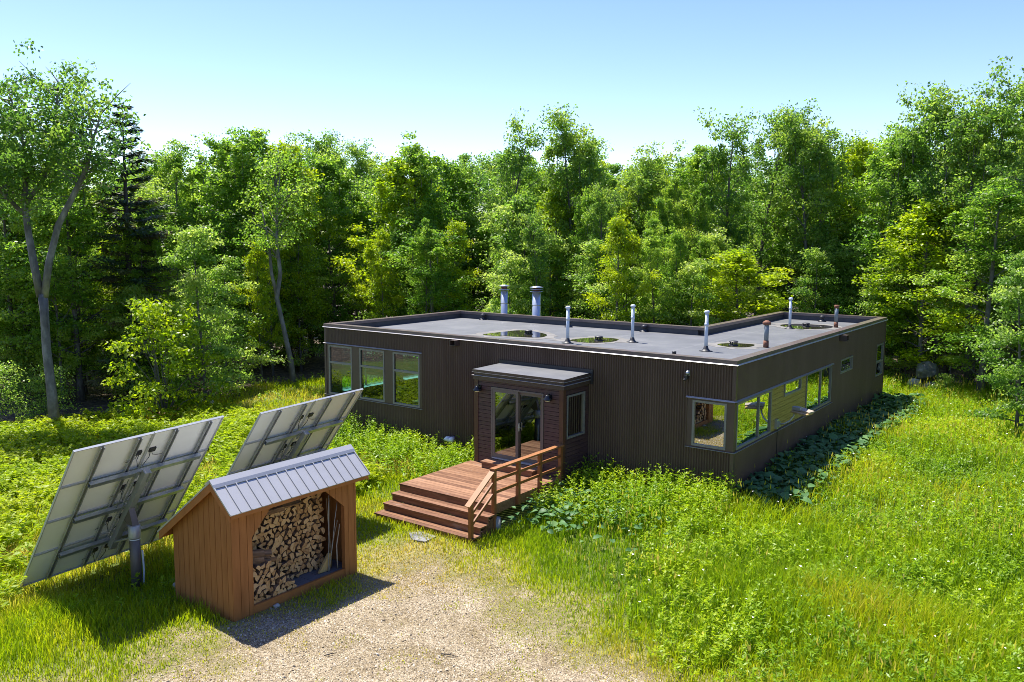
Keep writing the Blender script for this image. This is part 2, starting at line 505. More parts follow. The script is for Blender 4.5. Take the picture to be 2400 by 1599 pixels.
class MB:
    """collects simple solids into one mesh"""

    def __init__(s):
        s.v, s.f, s.t, s.mi = [], [], [], []

    def add(s, vs, fs, tint=.5, mi=0):
        o = len(s.v)
        s.v += [tuple(p) for p in vs]
        s.t += [tint] * len(vs)
        s.f += [[i + o for i in f] for f in fs]
        s.mi += [mi] * len(fs)
        return s

    def box(s, x0, x1, y0, y1, z0, z1, tint=.5, mi=0):
        vs = [(x, y, z) for z in (z0, z1) for x, y in ((x0, y0), (x1, y0), (x1, y1), (x0, y1))]
        return s.add(vs, [(3, 2, 1, 0), (4, 5, 6, 7), (0, 1, 5, 4), (1, 2, 6, 5), (2, 3, 7, 6), (3, 0, 4, 7)], tint, mi)

    def bar(s, a, b, wdt, thk, up=(0, 0, 1), tint=.5, mi=0):
        """box from a to b, wdt sideways, thk along up"""
        a, b, up = Vector(a), Vector(b), Vector(up)
        d = (b - a).normalized()
        sd = d.cross(up).normalized() * wdt / 2
        u = sd.cross(d).normalized() * thk / 2
        vs = [a - sd - u, a + sd - u, a + sd + u, a - sd + u, b - sd - u, b + sd - u, b + sd + u, b - sd + u]
        return s.add(vs, [(3, 2, 1, 0), (4, 5, 6, 7), (0, 1, 5, 4), (1, 2, 6, 5), (2, 3, 7, 6), (3, 0, 4, 7)], tint, mi)

    def tube(s, pts, rad, n=8, caps=True, tint=.5, mi=0):
        pts = [Vector(p) for p in pts]
        if not hasattr(rad, '__len__'):
            rad = [rad] * len(pts)
        vs, fs = [], []
        ref = None
        for i, p in enumerate(pts):
            d = (pts[min(i + 1, len(pts) - 1)] - pts[max(i - 1, 0)])
            if d.length < 1e-9:
                d = Vector((0, 0, 1))
            d.normalize()
            if ref is None:
                ref = Vector((1, 0, 0)) if abs(d.x) < .8 else Vector((0, 1, 0))
            a = (ref - d * ref.dot(d)).normalized()
            ref = a
            b = d.cross(a)
            for k in range(n):
                an = 2 * math.pi * k / n
                vs.append(p + (a * math.cos(an) + b * math.sin(an)) * rad[i])
        for i in range(len(pts) - 1):
            for k in range(n):
                k2 = (k + 1) % n
                fs.append((i * n + k, i * n + k2, (i + 1) * n + k2, (i + 1) * n + k))
        if caps:
            fs.append(tuple(range(n - 1, -1, -1)))
            fs.append(tuple((len(pts) - 1) * n + k for k in range(n)))
        return s.add(vs, fs, tint, mi)

    def cyl(s, x, y, z0, z1, r0, r1=None, n=14, mi=0):
        return s.tube([(x, y, z0), (x, y, z1)], [r0, r0 if r1 is None else r1], n, mi=mi)

    def lathe(s, x, y, prof, n=16):
        """profile of (r, z) round a vertical axis"""
        return s.tube([(x, y, z) for r, z in prof], [max(r, .001) for r, z in prof], n)

    def prism(s, poly, d0, d1, axis='x', tint=.5, mi=0):
        """poly: list of 2-D points; extruded along axis from d0 to d1"""
        k = len(poly)
        mk = {'x': lambda p, d: (d, p[0], p[1]), 'y': lambda p, d: (p[0], d, p[1]), 'z': lambda p, d: (p[0], p[1], d)}[axis]
        vs = [mk(p, d0) for p in poly] + [mk(p, d1) for p in poly]
        fs = [tuple(range(k - 1, -1, -1)), tuple(range(k, 2 * k))]
        fs += [(i, (i + 1) % k, k + (i + 1) % k, k + i) for i in range(k)]
        return s.add(vs, fs, tint, mi)

    def mesh(s, name, mats, off=(0, 0, 0), smooth=False):
        me = bpy.data.meshes.new(name)
        o = Vector(off)
        me.from_pydata([Vector(p) - o for p in s.v], [], s.f)
        a = me.attributes.new('tint', 'FLOAT', 'POINT')
        a.data.foreach_set('value', np.asarray(s.t, np.float32))
        for m_ in (mats if isinstance(mats, (list, tuple)) else [mats]):
            me.materials.append(m_)
        if any(s.mi):
            me.polygons.foreach_set('material_index', s.mi)
        if smooth:
            me.polygons.foreach_set('use_smooth', [True] * len(me.polygons))
        me.validate()
        me.update()
        return me


def link(name, data, parent=None):
    o = bpy.data.objects.new(name, data)
    COL.objects.link(o)
    if parent:
        o.parent = parent
    return o


def tag(o, label, cat, group=None):
    o['label'] = label
    o['category'] = cat
    if group:
        o['group'] = group
    return o


def thing(name, label, cat, loc=(0, 0, 0), group=None):
    o = bpy.data.objects.new(name, None)
    o.empty_display_size = .2
    COL.objects.link(o)
    o.location = loc
    return tag(o, label, cat, group)


def part(parent, name, mb, mats, smooth=False, root=None):
    """mesh given in world coordinates (root = the thing the part belongs to)"""
    r = root or parent
    while r.parent:
        r = r.parent
    return link(name, mb.mesh(name, mats, r.location, smooth), parent)


def lone(name, mb, mats, loc, label, cat, group=None, smooth=False):
    o = link(name, mb.mesh(name, mats, loc, smooth))
    o.location = loc
    return tag(o, label, cat, group)


def struct(name, me, kind='structure'):
    o = link(name, me)
    o['kind'] = kind
    return o


def copytree(o, parent=None):
    c = o.copy()
    COL.objects.link(c)
    if parent:
        c.parent = parent
    for ch in list(o.children):
        copytree(ch, c)
    return c


# ------------------------------------------------------------------ terrain
CTRL = np.array([
    (0, 0, -.12), (0, 4, -.02), (0, 8, .0), (0, 15.6, .0), (3, 20, .05), (-2, 20, 0), (1, 26, -.2), (-14.9, 0, -.35), (-14.9, 7.3, -.35), (-8, 0, -.35),
    (-4, 0, -.25), (-7, -3, -.5), (-5.7, -5.3, -.58), (-5, -8, -.55), (-5.1, -10.8, -.56), (-7, -11, -.62), (-7, -8, -.62), (-8.4, -10.9, -.72),
    (-8.5, -6.6, -.70), (-12, -8, -.85), (-11, -12, -.9), (-17, -6, -.9), (-25, -4.5, -.9), (-25, 1, -.9), (-28, 9, -.8), (-22, 6, -.6), (-35, 4, -.9),
    (-2, -9, -.62), (0, -10, -.62), (2, -8, -.55), (-2, -5, -.5), (1.5, -3, -.28), (4, -3, -.2), (7, 3, .2), (4, 8, .25), (5, 18, .05), (6.8, -6, -.35), (8, -12, -.55),
    (7.6, -19, -.7), (-5, -16, -.7), (0, -16, -.65), (-12, 20, -.5), (-8, 12, -.35), (-20, 20, -.8), (-5, 40, -.5), (-40, 40, -1), (12, 30, -.2), (20, 10, .3), (20, -20, -.5),
    (-40, -20, -1.2), (-60, 20, -1.2), (-20, -20, -1.0)], float)


def ground_z(x, y):
    x = np.atleast_1d(np.asarray(x, float))
    y = np.atleast_1d(np.asarray(y, float))
    sh = x.shape
    x, y = x.ravel(), y.ravel()
    out = np.empty(len(x))
    for i in range(0, len(x), 20000):
        xs, ys = x[i:i + 20000, None], y[i:i + 20000, None]
        d2 = (xs - CTRL[:, 0]) ** 2 + (ys - CTRL[:, 1]) ** 2 + .6
        wt = 1 / d2 ** 1.6
        out[i:i + 20000] = (wt * CTRL[:, 2]).sum(1) / wt.sum(1)
    return out.reshape(sh)


def gz(x, y):
    return float(ground_z(x, y)[0])


def vnoise(x, y, s=1.0, seed=0):
    """smooth value noise 0..1"""
    x = np.asarray(x, float) / s + seed * 17.13
    y = np.asarray(y, float) / s + seed * 9.71
    xi, yi = np.floor(x).astype(int), np.floor(y).astype(int)
    fx, fy = x - xi, y - yi
    fx, fy = fx * fx * (3 - 2 * fx), fy * fy * (3 - 2 * fy)

    def h(a, b):
        n = (a * 374761393 + b * 668265263 + seed * 1442695041) & 0x7fffffff
        n = ((n ^ (n >> 13)) * 1274126177) & 0x7fffffff
        return ((n ^ (n >> 16)) & 0xffff) / 65535.0
    return (h(xi, yi) * (1 - fx) + h(xi + 1, yi) * fx) * (1 - fy) + (h(xi, yi + 1) * (1 - fx) + h(xi + 1, yi + 1) * fx) * fy


def poly_sd(px, py, poly):
    """signed distance, positive inside"""
    px, py = np.asarray(px, float), np.asarray(py, float)
    P = np.array(poly, float)
    Q = np.roll(P, -1, 0)
    d = np.full(px.shape, 1e9)
    ins = np.zeros(px.shape, bool)
    for (ax, ay), (bx, by) in zip(P, Q):
        ex, ey = bx - ax, by - ay
        tt = np.clip(((px - ax) * ex + (py - ay) * ey) / (ex * ex + ey * ey), 0, 1)
        d = np.minimum(d, np.hypot(px - ax - tt * ex, py - ay - tt * ey))
        c = ((ay > py) != (by > py)) & (px < (bx - ax) * (py - ay) / (by - ay + 1e-12) + ax)
        ins ^= c
    return np.where(ins, d, -d)


GRAVEL = [(-4.3, -11.2), (-4.45, -9.6), (-4.1, -8.0), (-3.5, -7.1), (-2.4, -6.9), (-1.2, -7.3), (.2, -7.9), (1.8, -8.6), (3.2, -9.6), (5.2, -13), (5.5, -18), (-4, -18), (-4.9, -14.5), (-4.5, -12.4)]
CLEAR = [(-29.5, -14), (-26.5, -6), (-25.6, -3), (-25.2, 1.2), (-25.5, 5.5), (-24, 9.5), (-17.5, 10.5), (-13, 11), (-7, 12.5), (-6, 20), (0, 20.6), (3, 20.4), (5.2, 17.8), (8.5, 14), (12, 4), (14, -8), (13, -26), (-24, -26)]
HOUSE = [(-14.9, 0), (0, 0), (0, 15.6), (-4.18, 15.6), (-4.18, 7.33), (-14.9, 7.33)]


def gravel_mask(x, y):
    n = (vnoise(x, y, 1.3, 3) - .5) * 1.5 + (vnoise(x, y, .45, 4) - .5) * .9
    return poly_sd(x, y, GRAVEL) + n


GX, GY = np.arange(-40, 24.1, .4), np.arange(-28, 36.1, .4)
_X, _Y = np.meshgrid(GX, GY)
GZ = ground_z(_X, _Y) + (vnoise(_X, _Y, 1.7, 8) - .5) * .08


def gsurf(x, y):
    """height of the ground sheet (same grid as the mesh)"""
    x, y = np.asarray(x, float), np.asarray(y, float)
    fx, fy = np.clip((x + 40) / .4, 0, len(GX) - 1.001), np.clip((y + 28) / .4, 0, len(GY) - 1.001)
    i, j = fx.astype(int), fy.astype(int)
    u, v = fx - i, fy - j
    return (GZ[j, i] * (1 - u) + GZ[j, i + 1] * u) * (1 - v) + (GZ[j + 1, i] * (1 - u) + GZ[j + 1, i + 1] * u) * v


def build_ground():
    a = np.concatenate([np.array([-400, -250, -150, -100, -75, -60, -50, -44]), np.arange(-40, 24.1, .4), np.array([27, 32, 40, 60, 100, 180, 400])])
    b = np.concatenate([np.array([-400, -200, -100, -60, -40, -32]), np.arange(-28, 36.1, .4), np.array([39, 44, 52, 65, 90, 140, 250, 400])])
    X, Y = np.meshgrid(a, b)
    Z = ground_z(X, Y) + (vnoise(X, Y, 1.7, 8) - .5) * .08
    nx, ny = len(a), len(b)
    idx = np.arange(nx * ny).reshape(ny, nx)
    q = np.stack([idx[:-1, :-1], idx[:-1, 1:], idx[1:, 1:], idx[1:, :-1]], -1).reshape(-1, 4)
    me = npmesh('ground', np.stack([X, Y, Z], -1), [q], M['ground'], smooth=True)
    lit = np.clip(.5 - poly_sd(X, Y, CLEAR) / 1.6 + (vnoise(X, Y, 1.2, 5) - .5), 0, 1)
    at = me.attributes.new('litter', 'FLOAT', 'POINT')
    at.data.foreach_set('value', lit.ravel().astype(np.float32))
    at = me.attributes.new('worn', 'FLOAT', 'POINT')
    gm0 = gravel_mask(X, Y)
    pt = np.exp(-(((X + 4.7) / 2.2) ** 2 + ((Y + 6.5) / 1.4) ** 2))
    at.data.foreach_set('value', np.clip(np.clip(1.9 + gm0 / 1.1, 0, 1) + pt, 0, 1).ravel().astype(np.float32))
    struct('ground', me)
    # gravel drive: a sheet just above the soil with a ragged edge
    a = np.arange(-6.6, 6.6, .1)
    b = np.arange(-18, -5.5, .1)
    X, Y = np.meshgrid(a, b)
    # the drive follows the same surface as the ground sheet
    Z = gsurf(X, Y) + .004
    gm_ = gravel_mask(X, Y)
    g = gm_ + (vnoise(X, Y, .25, 12) - .5) * .8 > -.95
    nx, ny = len(a), len(b)
    idx = np.arange(nx * ny).reshape(ny, nx)
    q = np.stack([idx[:-1, :-1], idx[:-1, 1:], idx[1:, 1:], idx[1:, :-1]], -1)
    keep = (g[:-1, :-1] & g[1:, 1:])
    me = npmesh('gravel_drive', np.stack([X, Y, Z], -1), [q[keep]], M['gravel'], smooth=True)
    at = me.attributes.new('worn', 'FLOAT', 'POINT')
    at.data.foreach_set('value', np.clip(.15 - gm_ / .8 + (vnoise(X, Y, .5, 13) - .5) * .7, 0, 1).ravel().astype(np.float32))
    struct('gravel_drive', me)


build_ground()




# ------------------------------------------------------------------ house
house = thing('house', 'long single storey flat roofed house clad in dark brown ribbed metal', 'house', (0, 0, 0))


def corr_wall(axis, a0, a1, plane, out, z0, z1, openings, pitch=.072, amp=.019):
    """ribbed sheet along x (axis 'x', plane = y) or y; out = +-1 outward; openings (s0,s1,za,zb)"""
    cuts = set([a0, a1])
    for o in openings:
        cuts |= {o[0], o[1]}
    n = int(round((a1 - a0) / (pitch / 6)))
    st = sorted(set(np.round(np.linspace(a0, a1, n + 1), 5)) | cuts)
    V, F = [], []

    def P(s, z):
        d = plane + out * amp * math.sin(2 * math.pi * s / pitch)
        return (s, d, z) if axis == 'x' else (d, s, z)
    for s0, s1 in zip(st[:-1], st[1:]):
        if s1 - s0 < 1e-4:
            continue
        mid = (s0 + s1) / 2
        iv = [(z0, z1)]
        for o in openings:
            if o[0] - 1e-6 <= mid <= o[1] + 1e-6:
                nv = []
                for (p, q) in iv:
                    if o[2] > p:
                        nv.append((p, min(q, o[2])))
                    if o[3] < q:
                        nv.append((max(p, o[3]), q))
                iv = [t_ for t_ in nv if t_[1] - t_[0] > 1e-4]
        for (p, q) in iv:
            o_ = len(V)
            V += [P(s0, p), P(s1, p), P(s1, q), P(s0, q)]
            F.append([o_, o_ + 1, o_ + 2, o_ + 3])
    mb = MB()
    mb.add(V, F)
    return mb


XL, YB, XN, YR, ZT = -14.9, 7.33, -4.18, 15.6, 3.40
FRONT_OPEN = [(-14.88, -10.37, 1.03, 2.82), (-1.25, 0, 1.20, 2.46), (-7.12, -4.18, -1, 2.60)]
RIGHT_OPEN = [(0, 8.38, 1.20, 2.47), (9.35, 10.9, 1.99, 2.50), (14.3, 15.46, 1.25, 2.53)]
LEFT_OPEN = [(.6, 3.2, 1.03, 2.77), (3.7, 6.7, 1.03, 2.77)]
BACK_OPEN = [(-14.3, -11.2, 1.03, 2.77)]
part(house, 'wall', corr_wall('x', XL, 0, 0, -1, -.7, ZT, FRONT_OPEN), M['wall'])
part(house, 'wall', corr_wall('y', 0, YR, 0, 1, -.7, ZT, RIGHT_OPEN), M['wall'])
part(house, 'wall', corr_wall('y', 0, YB, XL, -1, -.9, ZT, LEFT_OPEN), M['wall'])
part(house, 'wall', corr_wall('x', XL, XN, YB, 1, -.9, ZT, BACK_OPEN), M['wall'])
part(house, 'wall', corr_wall('y', YB, YR, XN, -1, -.7, ZT, []), M['wall'])
part(house, 'wall', corr_wall('x', XN, 0, YR, 1, -.7, ZT, []), M['wall'])
# corner trims
for (x, y) in ((XL, 0), (0, 0), (0, YR), (XL, YB), (XN, YR)):
    mb = MB()
    sx = -1 if x == XL or (x == XN) else 1
    sy = -1 if y == 0 else 1
    mb.box(min(x + sx * .022, x - sx * .07), max(x + sx * .022, x - sx * .07), min(y + sy * .022, y - sy * .07), max(y + sy * .022, y - sy * .07), 2.47 if (x, y) == (0, 0) else -.7, 3.398)
    part(house, 'corner_trim', mb, M['trim'])
mb = MB()
mb.box(-.07, .022, -.022, .07, -.7, 1.198)
part(house, 'corner_trim', mb, M['trim'])
# interior: floor, ceiling, linings, partitions
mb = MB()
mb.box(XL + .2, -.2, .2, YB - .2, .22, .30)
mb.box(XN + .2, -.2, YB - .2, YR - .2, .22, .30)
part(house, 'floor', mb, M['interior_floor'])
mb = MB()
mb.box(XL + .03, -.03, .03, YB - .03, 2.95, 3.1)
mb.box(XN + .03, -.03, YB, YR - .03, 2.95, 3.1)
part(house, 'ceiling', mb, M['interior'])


def lining(mb, axis, a0, a1, p0, p1, z0, z1, openings):
    """solid slab with holes"""
    cuts = sorted({a0, a1} | {v for o in openings for v in o[:2] if a0 < v < a1})
    for s0, s1 in zip(cuts[:-1], cuts[1:]):
        mid = (s0 + s1) / 2
        iv = [(z0, z1)]
        for o in openings:
            if o[0] <= mid <= o[1]:
                nv = []
                for (p, q) in iv:
                    if o[2] > p:
                        nv.append((p, min(q, o[2])))
                    if o[3] < q:
                        nv.append((max(p, o[3]), q))
                iv = nv
        for (p, q) in iv:
            if q - p > 1e-4:
                if axis == 'x':
                    mb.box(s0, s1, p0, p1, p, q)
                else:
                    mb.box(p0, p1, s0, s1, p, q)


WIN_F = [(-14.72, -13.56, 1.05, 2.77), (-13.19, -12.02, 1.05, 2.77), (-11.63, -10.45, 1.05, 2.77)]
mb = MB()
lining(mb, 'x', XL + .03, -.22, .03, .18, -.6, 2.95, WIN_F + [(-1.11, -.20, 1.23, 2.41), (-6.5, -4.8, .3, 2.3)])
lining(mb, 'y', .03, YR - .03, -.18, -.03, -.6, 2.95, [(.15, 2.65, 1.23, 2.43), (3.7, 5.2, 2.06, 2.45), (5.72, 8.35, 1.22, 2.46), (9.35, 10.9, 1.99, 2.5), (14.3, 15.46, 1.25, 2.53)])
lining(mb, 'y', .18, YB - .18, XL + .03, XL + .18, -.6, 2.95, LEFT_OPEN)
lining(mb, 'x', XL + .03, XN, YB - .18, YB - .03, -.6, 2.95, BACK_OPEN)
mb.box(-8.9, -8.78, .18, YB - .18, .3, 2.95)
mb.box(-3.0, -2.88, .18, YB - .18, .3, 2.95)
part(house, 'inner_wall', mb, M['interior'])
mb = MB()
for o in LEFT_OPEN:
    mb.box(XL + .02, XL + .34, o[0], o[1], 1.03, 1.07)
mb.box(-14.3, -11.2, YB - .34, YB - .02, 1.03, 1.07)
part(house, 'window_sill', mb, M['sill'])
# dark furniture silhouettes in the left room
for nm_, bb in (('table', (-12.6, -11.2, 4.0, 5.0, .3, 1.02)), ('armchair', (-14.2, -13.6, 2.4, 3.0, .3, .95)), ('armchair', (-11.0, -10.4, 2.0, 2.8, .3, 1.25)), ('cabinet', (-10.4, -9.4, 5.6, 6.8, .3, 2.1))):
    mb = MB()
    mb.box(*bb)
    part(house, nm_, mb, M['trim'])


def window(axis, plane, out, a0, a1, z0, z1, bars=(), hbars=(), glass='glass', fw=.055, frame='frame', dep=.05, name='window'):
    """frame + panes + bars; outward face stands 1.5 cm proud of the plane"""
    def bx(mb, s0, s1, d0, d1, p, q):
        lo, hi = sorted((plane + out * d0, plane + out * d1))
        if axis == 'x':
            mb.box(s0, s1, lo, hi, p, q)
        else:
            mb.box(lo, hi, s0, s1, p, q)
    fm = MB()
    bx(fm, a0, a0 + fw, -dep, .015, z0, z1)
    bx(fm, a1 - fw, a1, -dep, .015, z0, z1)
    bx(fm, a0 + fw, a1 - fw, -dep, .015, z0, z0 + fw)
    bx(fm, a0 + fw, a1 - fw, -dep, .015, z1 - fw, z1)
    fr = part(house, name, fm, M[frame])
    if bars or hbars:
        bm_ = MB()
        for b in bars:
            bx(bm_, b - .032, b + .032, -dep + .005, .008, z0 + fw, z1 - fw)
        for h in hbars:
            bx(bm_, a0 + fw, a1 - fw, -dep + .003, .012, h - .035, h + .035)
        part(fr, 'glazing_bar', bm_, M[frame])
    xs = [a0 + fw] + sorted(bars) + [a1 - fw]
    zs = [z0 + fw] + sorted(hbars) + [z1 - fw]
    for i in range(len(xs) - 1):
        for j in range(len(zs) - 1):
            pm = MB()
            d = plane + out * (-.025)
            if axis == 'x':
                vs = [(xs[i], d, zs[j]), (xs[i + 1], d, zs[j]), (xs[i + 1], d, zs[j + 1]), (xs[i], d, zs[j + 1])]
            else:
                vs = [(d, xs[i], zs[j]), (d, xs[i + 1], zs[j]), (d, xs[i + 1], zs[j + 1]), (d, xs[i], zs[j + 1])]
            pm.add(vs, [(0, 1, 2, 3)])
            part(fr, 'pane', pm, M[glass])
    return fr


for o in WIN_F:
    window('x', 0, -1, *o, hbars=(2.17,), glass='clearglass')
window('x', 0, -1, -1.11, -.20, 1.23, 2.41)
window('y', 0, 1, .15, 2.65, 1.23, 2.43, bars=(1.72,))
window('y', 0, 1, 3.70, 5.20, 2.06, 2.455)
window('y', 0, 1, 5.72, 8.35, 1.22, 2.46, bars=(7.2,))
window('y', 0, 1, 9.37, 10.88, 2.0, 2.49)
window('y', 0, 1, 14.32, 15.44, 1.27, 2.52, hbars=(1.82,))
for o in LEFT_OPEN:
    window('y', XL, -1, o[0], o[1], o[2], o[3], bars=((o[0] + o[1]) / 2,), glass='clearglass')
window('x', YB, 1, *BACK_OPEN[0], bars=(-12.75,), glass='clearglass')
# flat infill panels round the grouped windows
mb = MB()
for s0, s1 in ((-14.88, -14.72), (-13.56, -13.19), (-12.02, -11.63), (-10.45, -10.37)):
    mb.box(s0, s1, -.004, .03, 1.05, 2.77)
mb.box(-14.88, -10.37, -.004, .03, 2.77, 2.82).box(-14.88, -10.37, -.004, .03, 1.03, 1.05)
part(house, 'infill_panel', mb, M['trim'])
mb = MB()
mb.box(-1.25, -1.11, -.004, .03, 1.23, 2.41).box(-.20, .004, -.004, .03, 1.23, 2.41)
mb.box(-1.25, 0, -.004, .03, 2.41, 2.46).box(-1.25, 0, -.004, .03, 1.20, 1.23)
mb.box(-.03, .004, .031, .15, 1.23, 2.43).box(-.03, .004, .031, 8.38, 2.461, 2.47).box(-.03, .004, .031, 8.38, 1.20, 1.22)
part(house, 'infill_panel', mb, M['trim'])
# natural wood panel of horizontal boards on the right wall
mb = MB()
bh = .145
z = 1.225
random.seed(4)
while z < 2.45:
    z1 = min(z + bh - .008, 2.455)
    if z1 <= 2.06:
        mb.box(-.03, -.012, 2.66, 5.71, z, z1)
    elif z < 2.055:
        mb.box(-.03, -.012, 2.66, 5.71, z, 2.055)
        mb.box(-.03, -.012, 2.66, 3.69, 2.057, z1).box(-.03, -.012, 5.21, 5.71, 2.057, z1)
    else:
        mb.box(-.03, -.012, 2.66, 3.69, z, z1).box(-.03, -.012, 5.21, 5.71, z, z1)
    z += bh
part(house, 'wood_siding_panel', mb, M['sidewood'])
# flashings over and under the grouped windows
mb = MB()
mb.prism([(-.012, 2.848), (-.065, 2.826), (-.065, 2.821), (-.012, 2.821)], -14.95, -10.33, 'x')
part(house, 'flashing', mb, M['drip'])
mb = MB()
mb.prism([(-.012, 2.497), (-.065, 2.466), (-.065, 2.461), (-.012, 2.461)], -1.28, .03, 'x')
part(house, 'flashing', mb, M['drip'])
mb = MB()
mb.prism([(.012, 2.497), (.065, 2.466), (.065, 2.461), (.012, 2.461)], -.03, 8.42, 'y')
part(house, 'flashing', mb, M['frame'])
for bb in ((-14.95, -10.33, -.055, -.005, 1.012, 1.024), (-1.28, .055, -.055, -.005, 1.182, 1.194), (.005, .055, -.004, 8.42, 1.182, 1.194)):
    mb = MB()
    mb.box(*bb)
    part(house, 'flashing', mb, M['frame'])

# roof membrane, parapet, coping
mb = MB()
mb.add([(XL + .12, .12, 3.22), (-.12, .12, 3.22), (-.12, YR - .12, 3.22), (XN + .12, YR - .12, 3.22), (XN + .12, YB - .12, 3.22), (XL + .12, YB - .12, 3.22)], [(0, 1, 4, 5), (1, 2, 3, 4)])
roof = part(house, 'roof', mb, M['roof'])
mb = MB()
PI_ = .20
mb.box(XL + .02, -.02, .02, PI_, 3.05, 3.40).box(-PI_, -.02, PI_, YR - .02, 3.05, 3.40).box(XN + .02, -PI_, YR - PI_, YR - .02, 3.05, 3.40)
mb.box(XN + .02, XN + PI_, YB - .02, YR - PI_, 3.05, 3.40).box(XL + .02, XN + .02, YB - PI_, YB - .02, 3.05, 3.40).box(XL + .02, XL + PI_, PI_, YB - PI_, 3.05, 3.40)
part(house, 'parapet', mb, M['upstand'])
mb = MB()
o_ = .035
i_ = .23
mb.box(XL - o_, o_, -o_, i_, 3.402, 3.50).box(-i_, o_, i_, YR + o_, 3.402, 3.50).box(XN - o_, -i_, YR - i_, YR + o_, 3.402, 3.50)
mb.box(XN - o_, XN + i_, YB - i_, YR - i_, 3.402, 3.50).box(XL - o_, XN - o_, YB - i_, YB + o_, 3.402, 3.50).box(XL - o_, XL + i_, i_, YB - i_, 3.402, 3.50)
part(house, 'coping', mb, M['coping'])
mb = MB()
mb.prism([(-.036, 3.410), (-.066, 3.384), (-.066, 3.378), (-.036, 3.378)], XL - .07, .07, 'x')
part(house, 'drip_edge', mb, M['drip'])
mb = MB()
mb.prism([(.036, 3.410), (.066, 3.384), (.066, 3.378), (.036, 3.378)], -.036, YR + .07, 'y')
part(house, 'drip_edge', mb, M['drip'])

# roof pipes: white vents, rusty vents, small hooded vents, drains
for (x, y, zt) in ((-6.45, 2.46, 4.37), (-4.98, 3.97, 4.40), (-2.23, 3.34, 4.40), (-2.42, 11.42, 4.36)):
    mb = MB()
    mb.cyl(x, y, 3.22, zt - .06, .052, .050, 12)
    mb.cyl(x, y, 3.22 + .62 * (zt - 3.22), 3.22 + .70 * (zt - 3.22), .060, .060, 12)
    p = part(house, 'vent_pipe', mb, M['pvc'], True)
    mb = MB()
    mb.lathe(x, y, [(.045, zt - .075), (.078, zt - .06), (.080, zt - .02), (.055, zt + .012), (.001, zt + .02)], 14)
    part(p, 'cap', mb, M['pvc'], True)
    mb = MB()
    mb.lathe(x, y, [(.20, 3.224), (.13, 3.235), (.075, 3.30), (.058, 3.37), (.05, 3.375)], 14)
    part(p, 'boot', mb, M['black'], True)
for (x, y, zt, capd) in ((-1.14, 5.3, 4.02, True), (-1.18, 12.95, 4.05, False)):
    mb = MB()
    mb.cyl(x, y, 3.42, zt - .05, .068, .068, 14)
    p = part(house, 'vent_pipe', mb, M['pipegrey'], True)
    mb = MB()
    mb.cyl(x, y, 3.22, 3.43, .082, .078, 14)
    part(p, 'collar', mb, M['rust'], True)
    mb = MB()
    if capd:
        mb.lathe(x, y, [(.07, zt - .11), (.125, zt - .10), (.125, zt - .03), (.05, zt + .02), (.001, zt + .03)], 12)
    else:
        mb.lathe(x, y, [(.06, zt - .10), (.09, zt - .10), (.09, zt + .02), (.001, zt + .025)], 12)
    part(p, 'cap', mb, M['rust'], True)
for (x, y) in ((-6.13, 7.0), (-2.31, 15.1), (-13.4, 7.0), (-9.1, 6.7)):
    mb = MB()
    mb.lathe(x, y, [(.17, 3.223), (.14, 3.25), (.075, 3.29), (.065, 3.36), (.10, 3.37), (.10, 3.40), (.085, 3.45), (.03, 3.47), (.001, 3.47)], 14)
    part(house, 'roof_vent', mb, M['black'], True)
mb = MB()
mb.lathe(-2.67, 2.15, [(.06, 3.22), (.06, 3.29), (.055, 3.30), (.001, 3.30)], 12)
part(house, 'roof_vent', mb, M['black'], True)
for (x, y) in ((-8.82, 3.7), (-6.0, 3.62), (-2.08, 5.1), (-2.15, 12.5)):
    mb = MB()
    for k in range(8):
        a = k * math.pi / 4
        mb.box(x + .105 * math.cos(a) - .012, x + .105 * math.cos(a) + .012, y + .105 * math.sin(a) - .012, y + .105 * math.sin(a) + .012, 3.22, 3.33)
    mb.lathe(x, y, [(.14, 3.33), (.14, 3.35), (.10, 3.375), (.001, 3.38)], 12)
    mb.lathe(x, y, [(.15, 3.222), (.15, 3.25), (.08, 3.255)], 12)
    part(house, 'roof_drain', mb, M['black'], True)


def blob_poly(pts, grow, n=40):
    """smooth closed outline through pts pushed out by grow"""
    P = np.array(pts, float)
    c = P.mean(0)
    Q = c + (P - c) * (1 + grow / np.hypot(*(P - c).T))[:, None]
    k = len(Q)
    out = []
    for i in range(k):
        p0, p1, p2, p3 = Q[i - 1], Q[i], Q[(i + 1) % k], Q[(i + 2) % k]
        for t_ in np.linspace(0, 1, max(2, n // k), endpoint=False):
            out.append(.5 * ((2 * p1) + (-p0 + p2) * t_ + (2 * p0 - 5 * p1 + 4 * p2 - p3) * t_ ** 2 + (-p0 + 3 * p1 - 3 * p2 + p3) * t_ ** 3))
    return np.array(out)


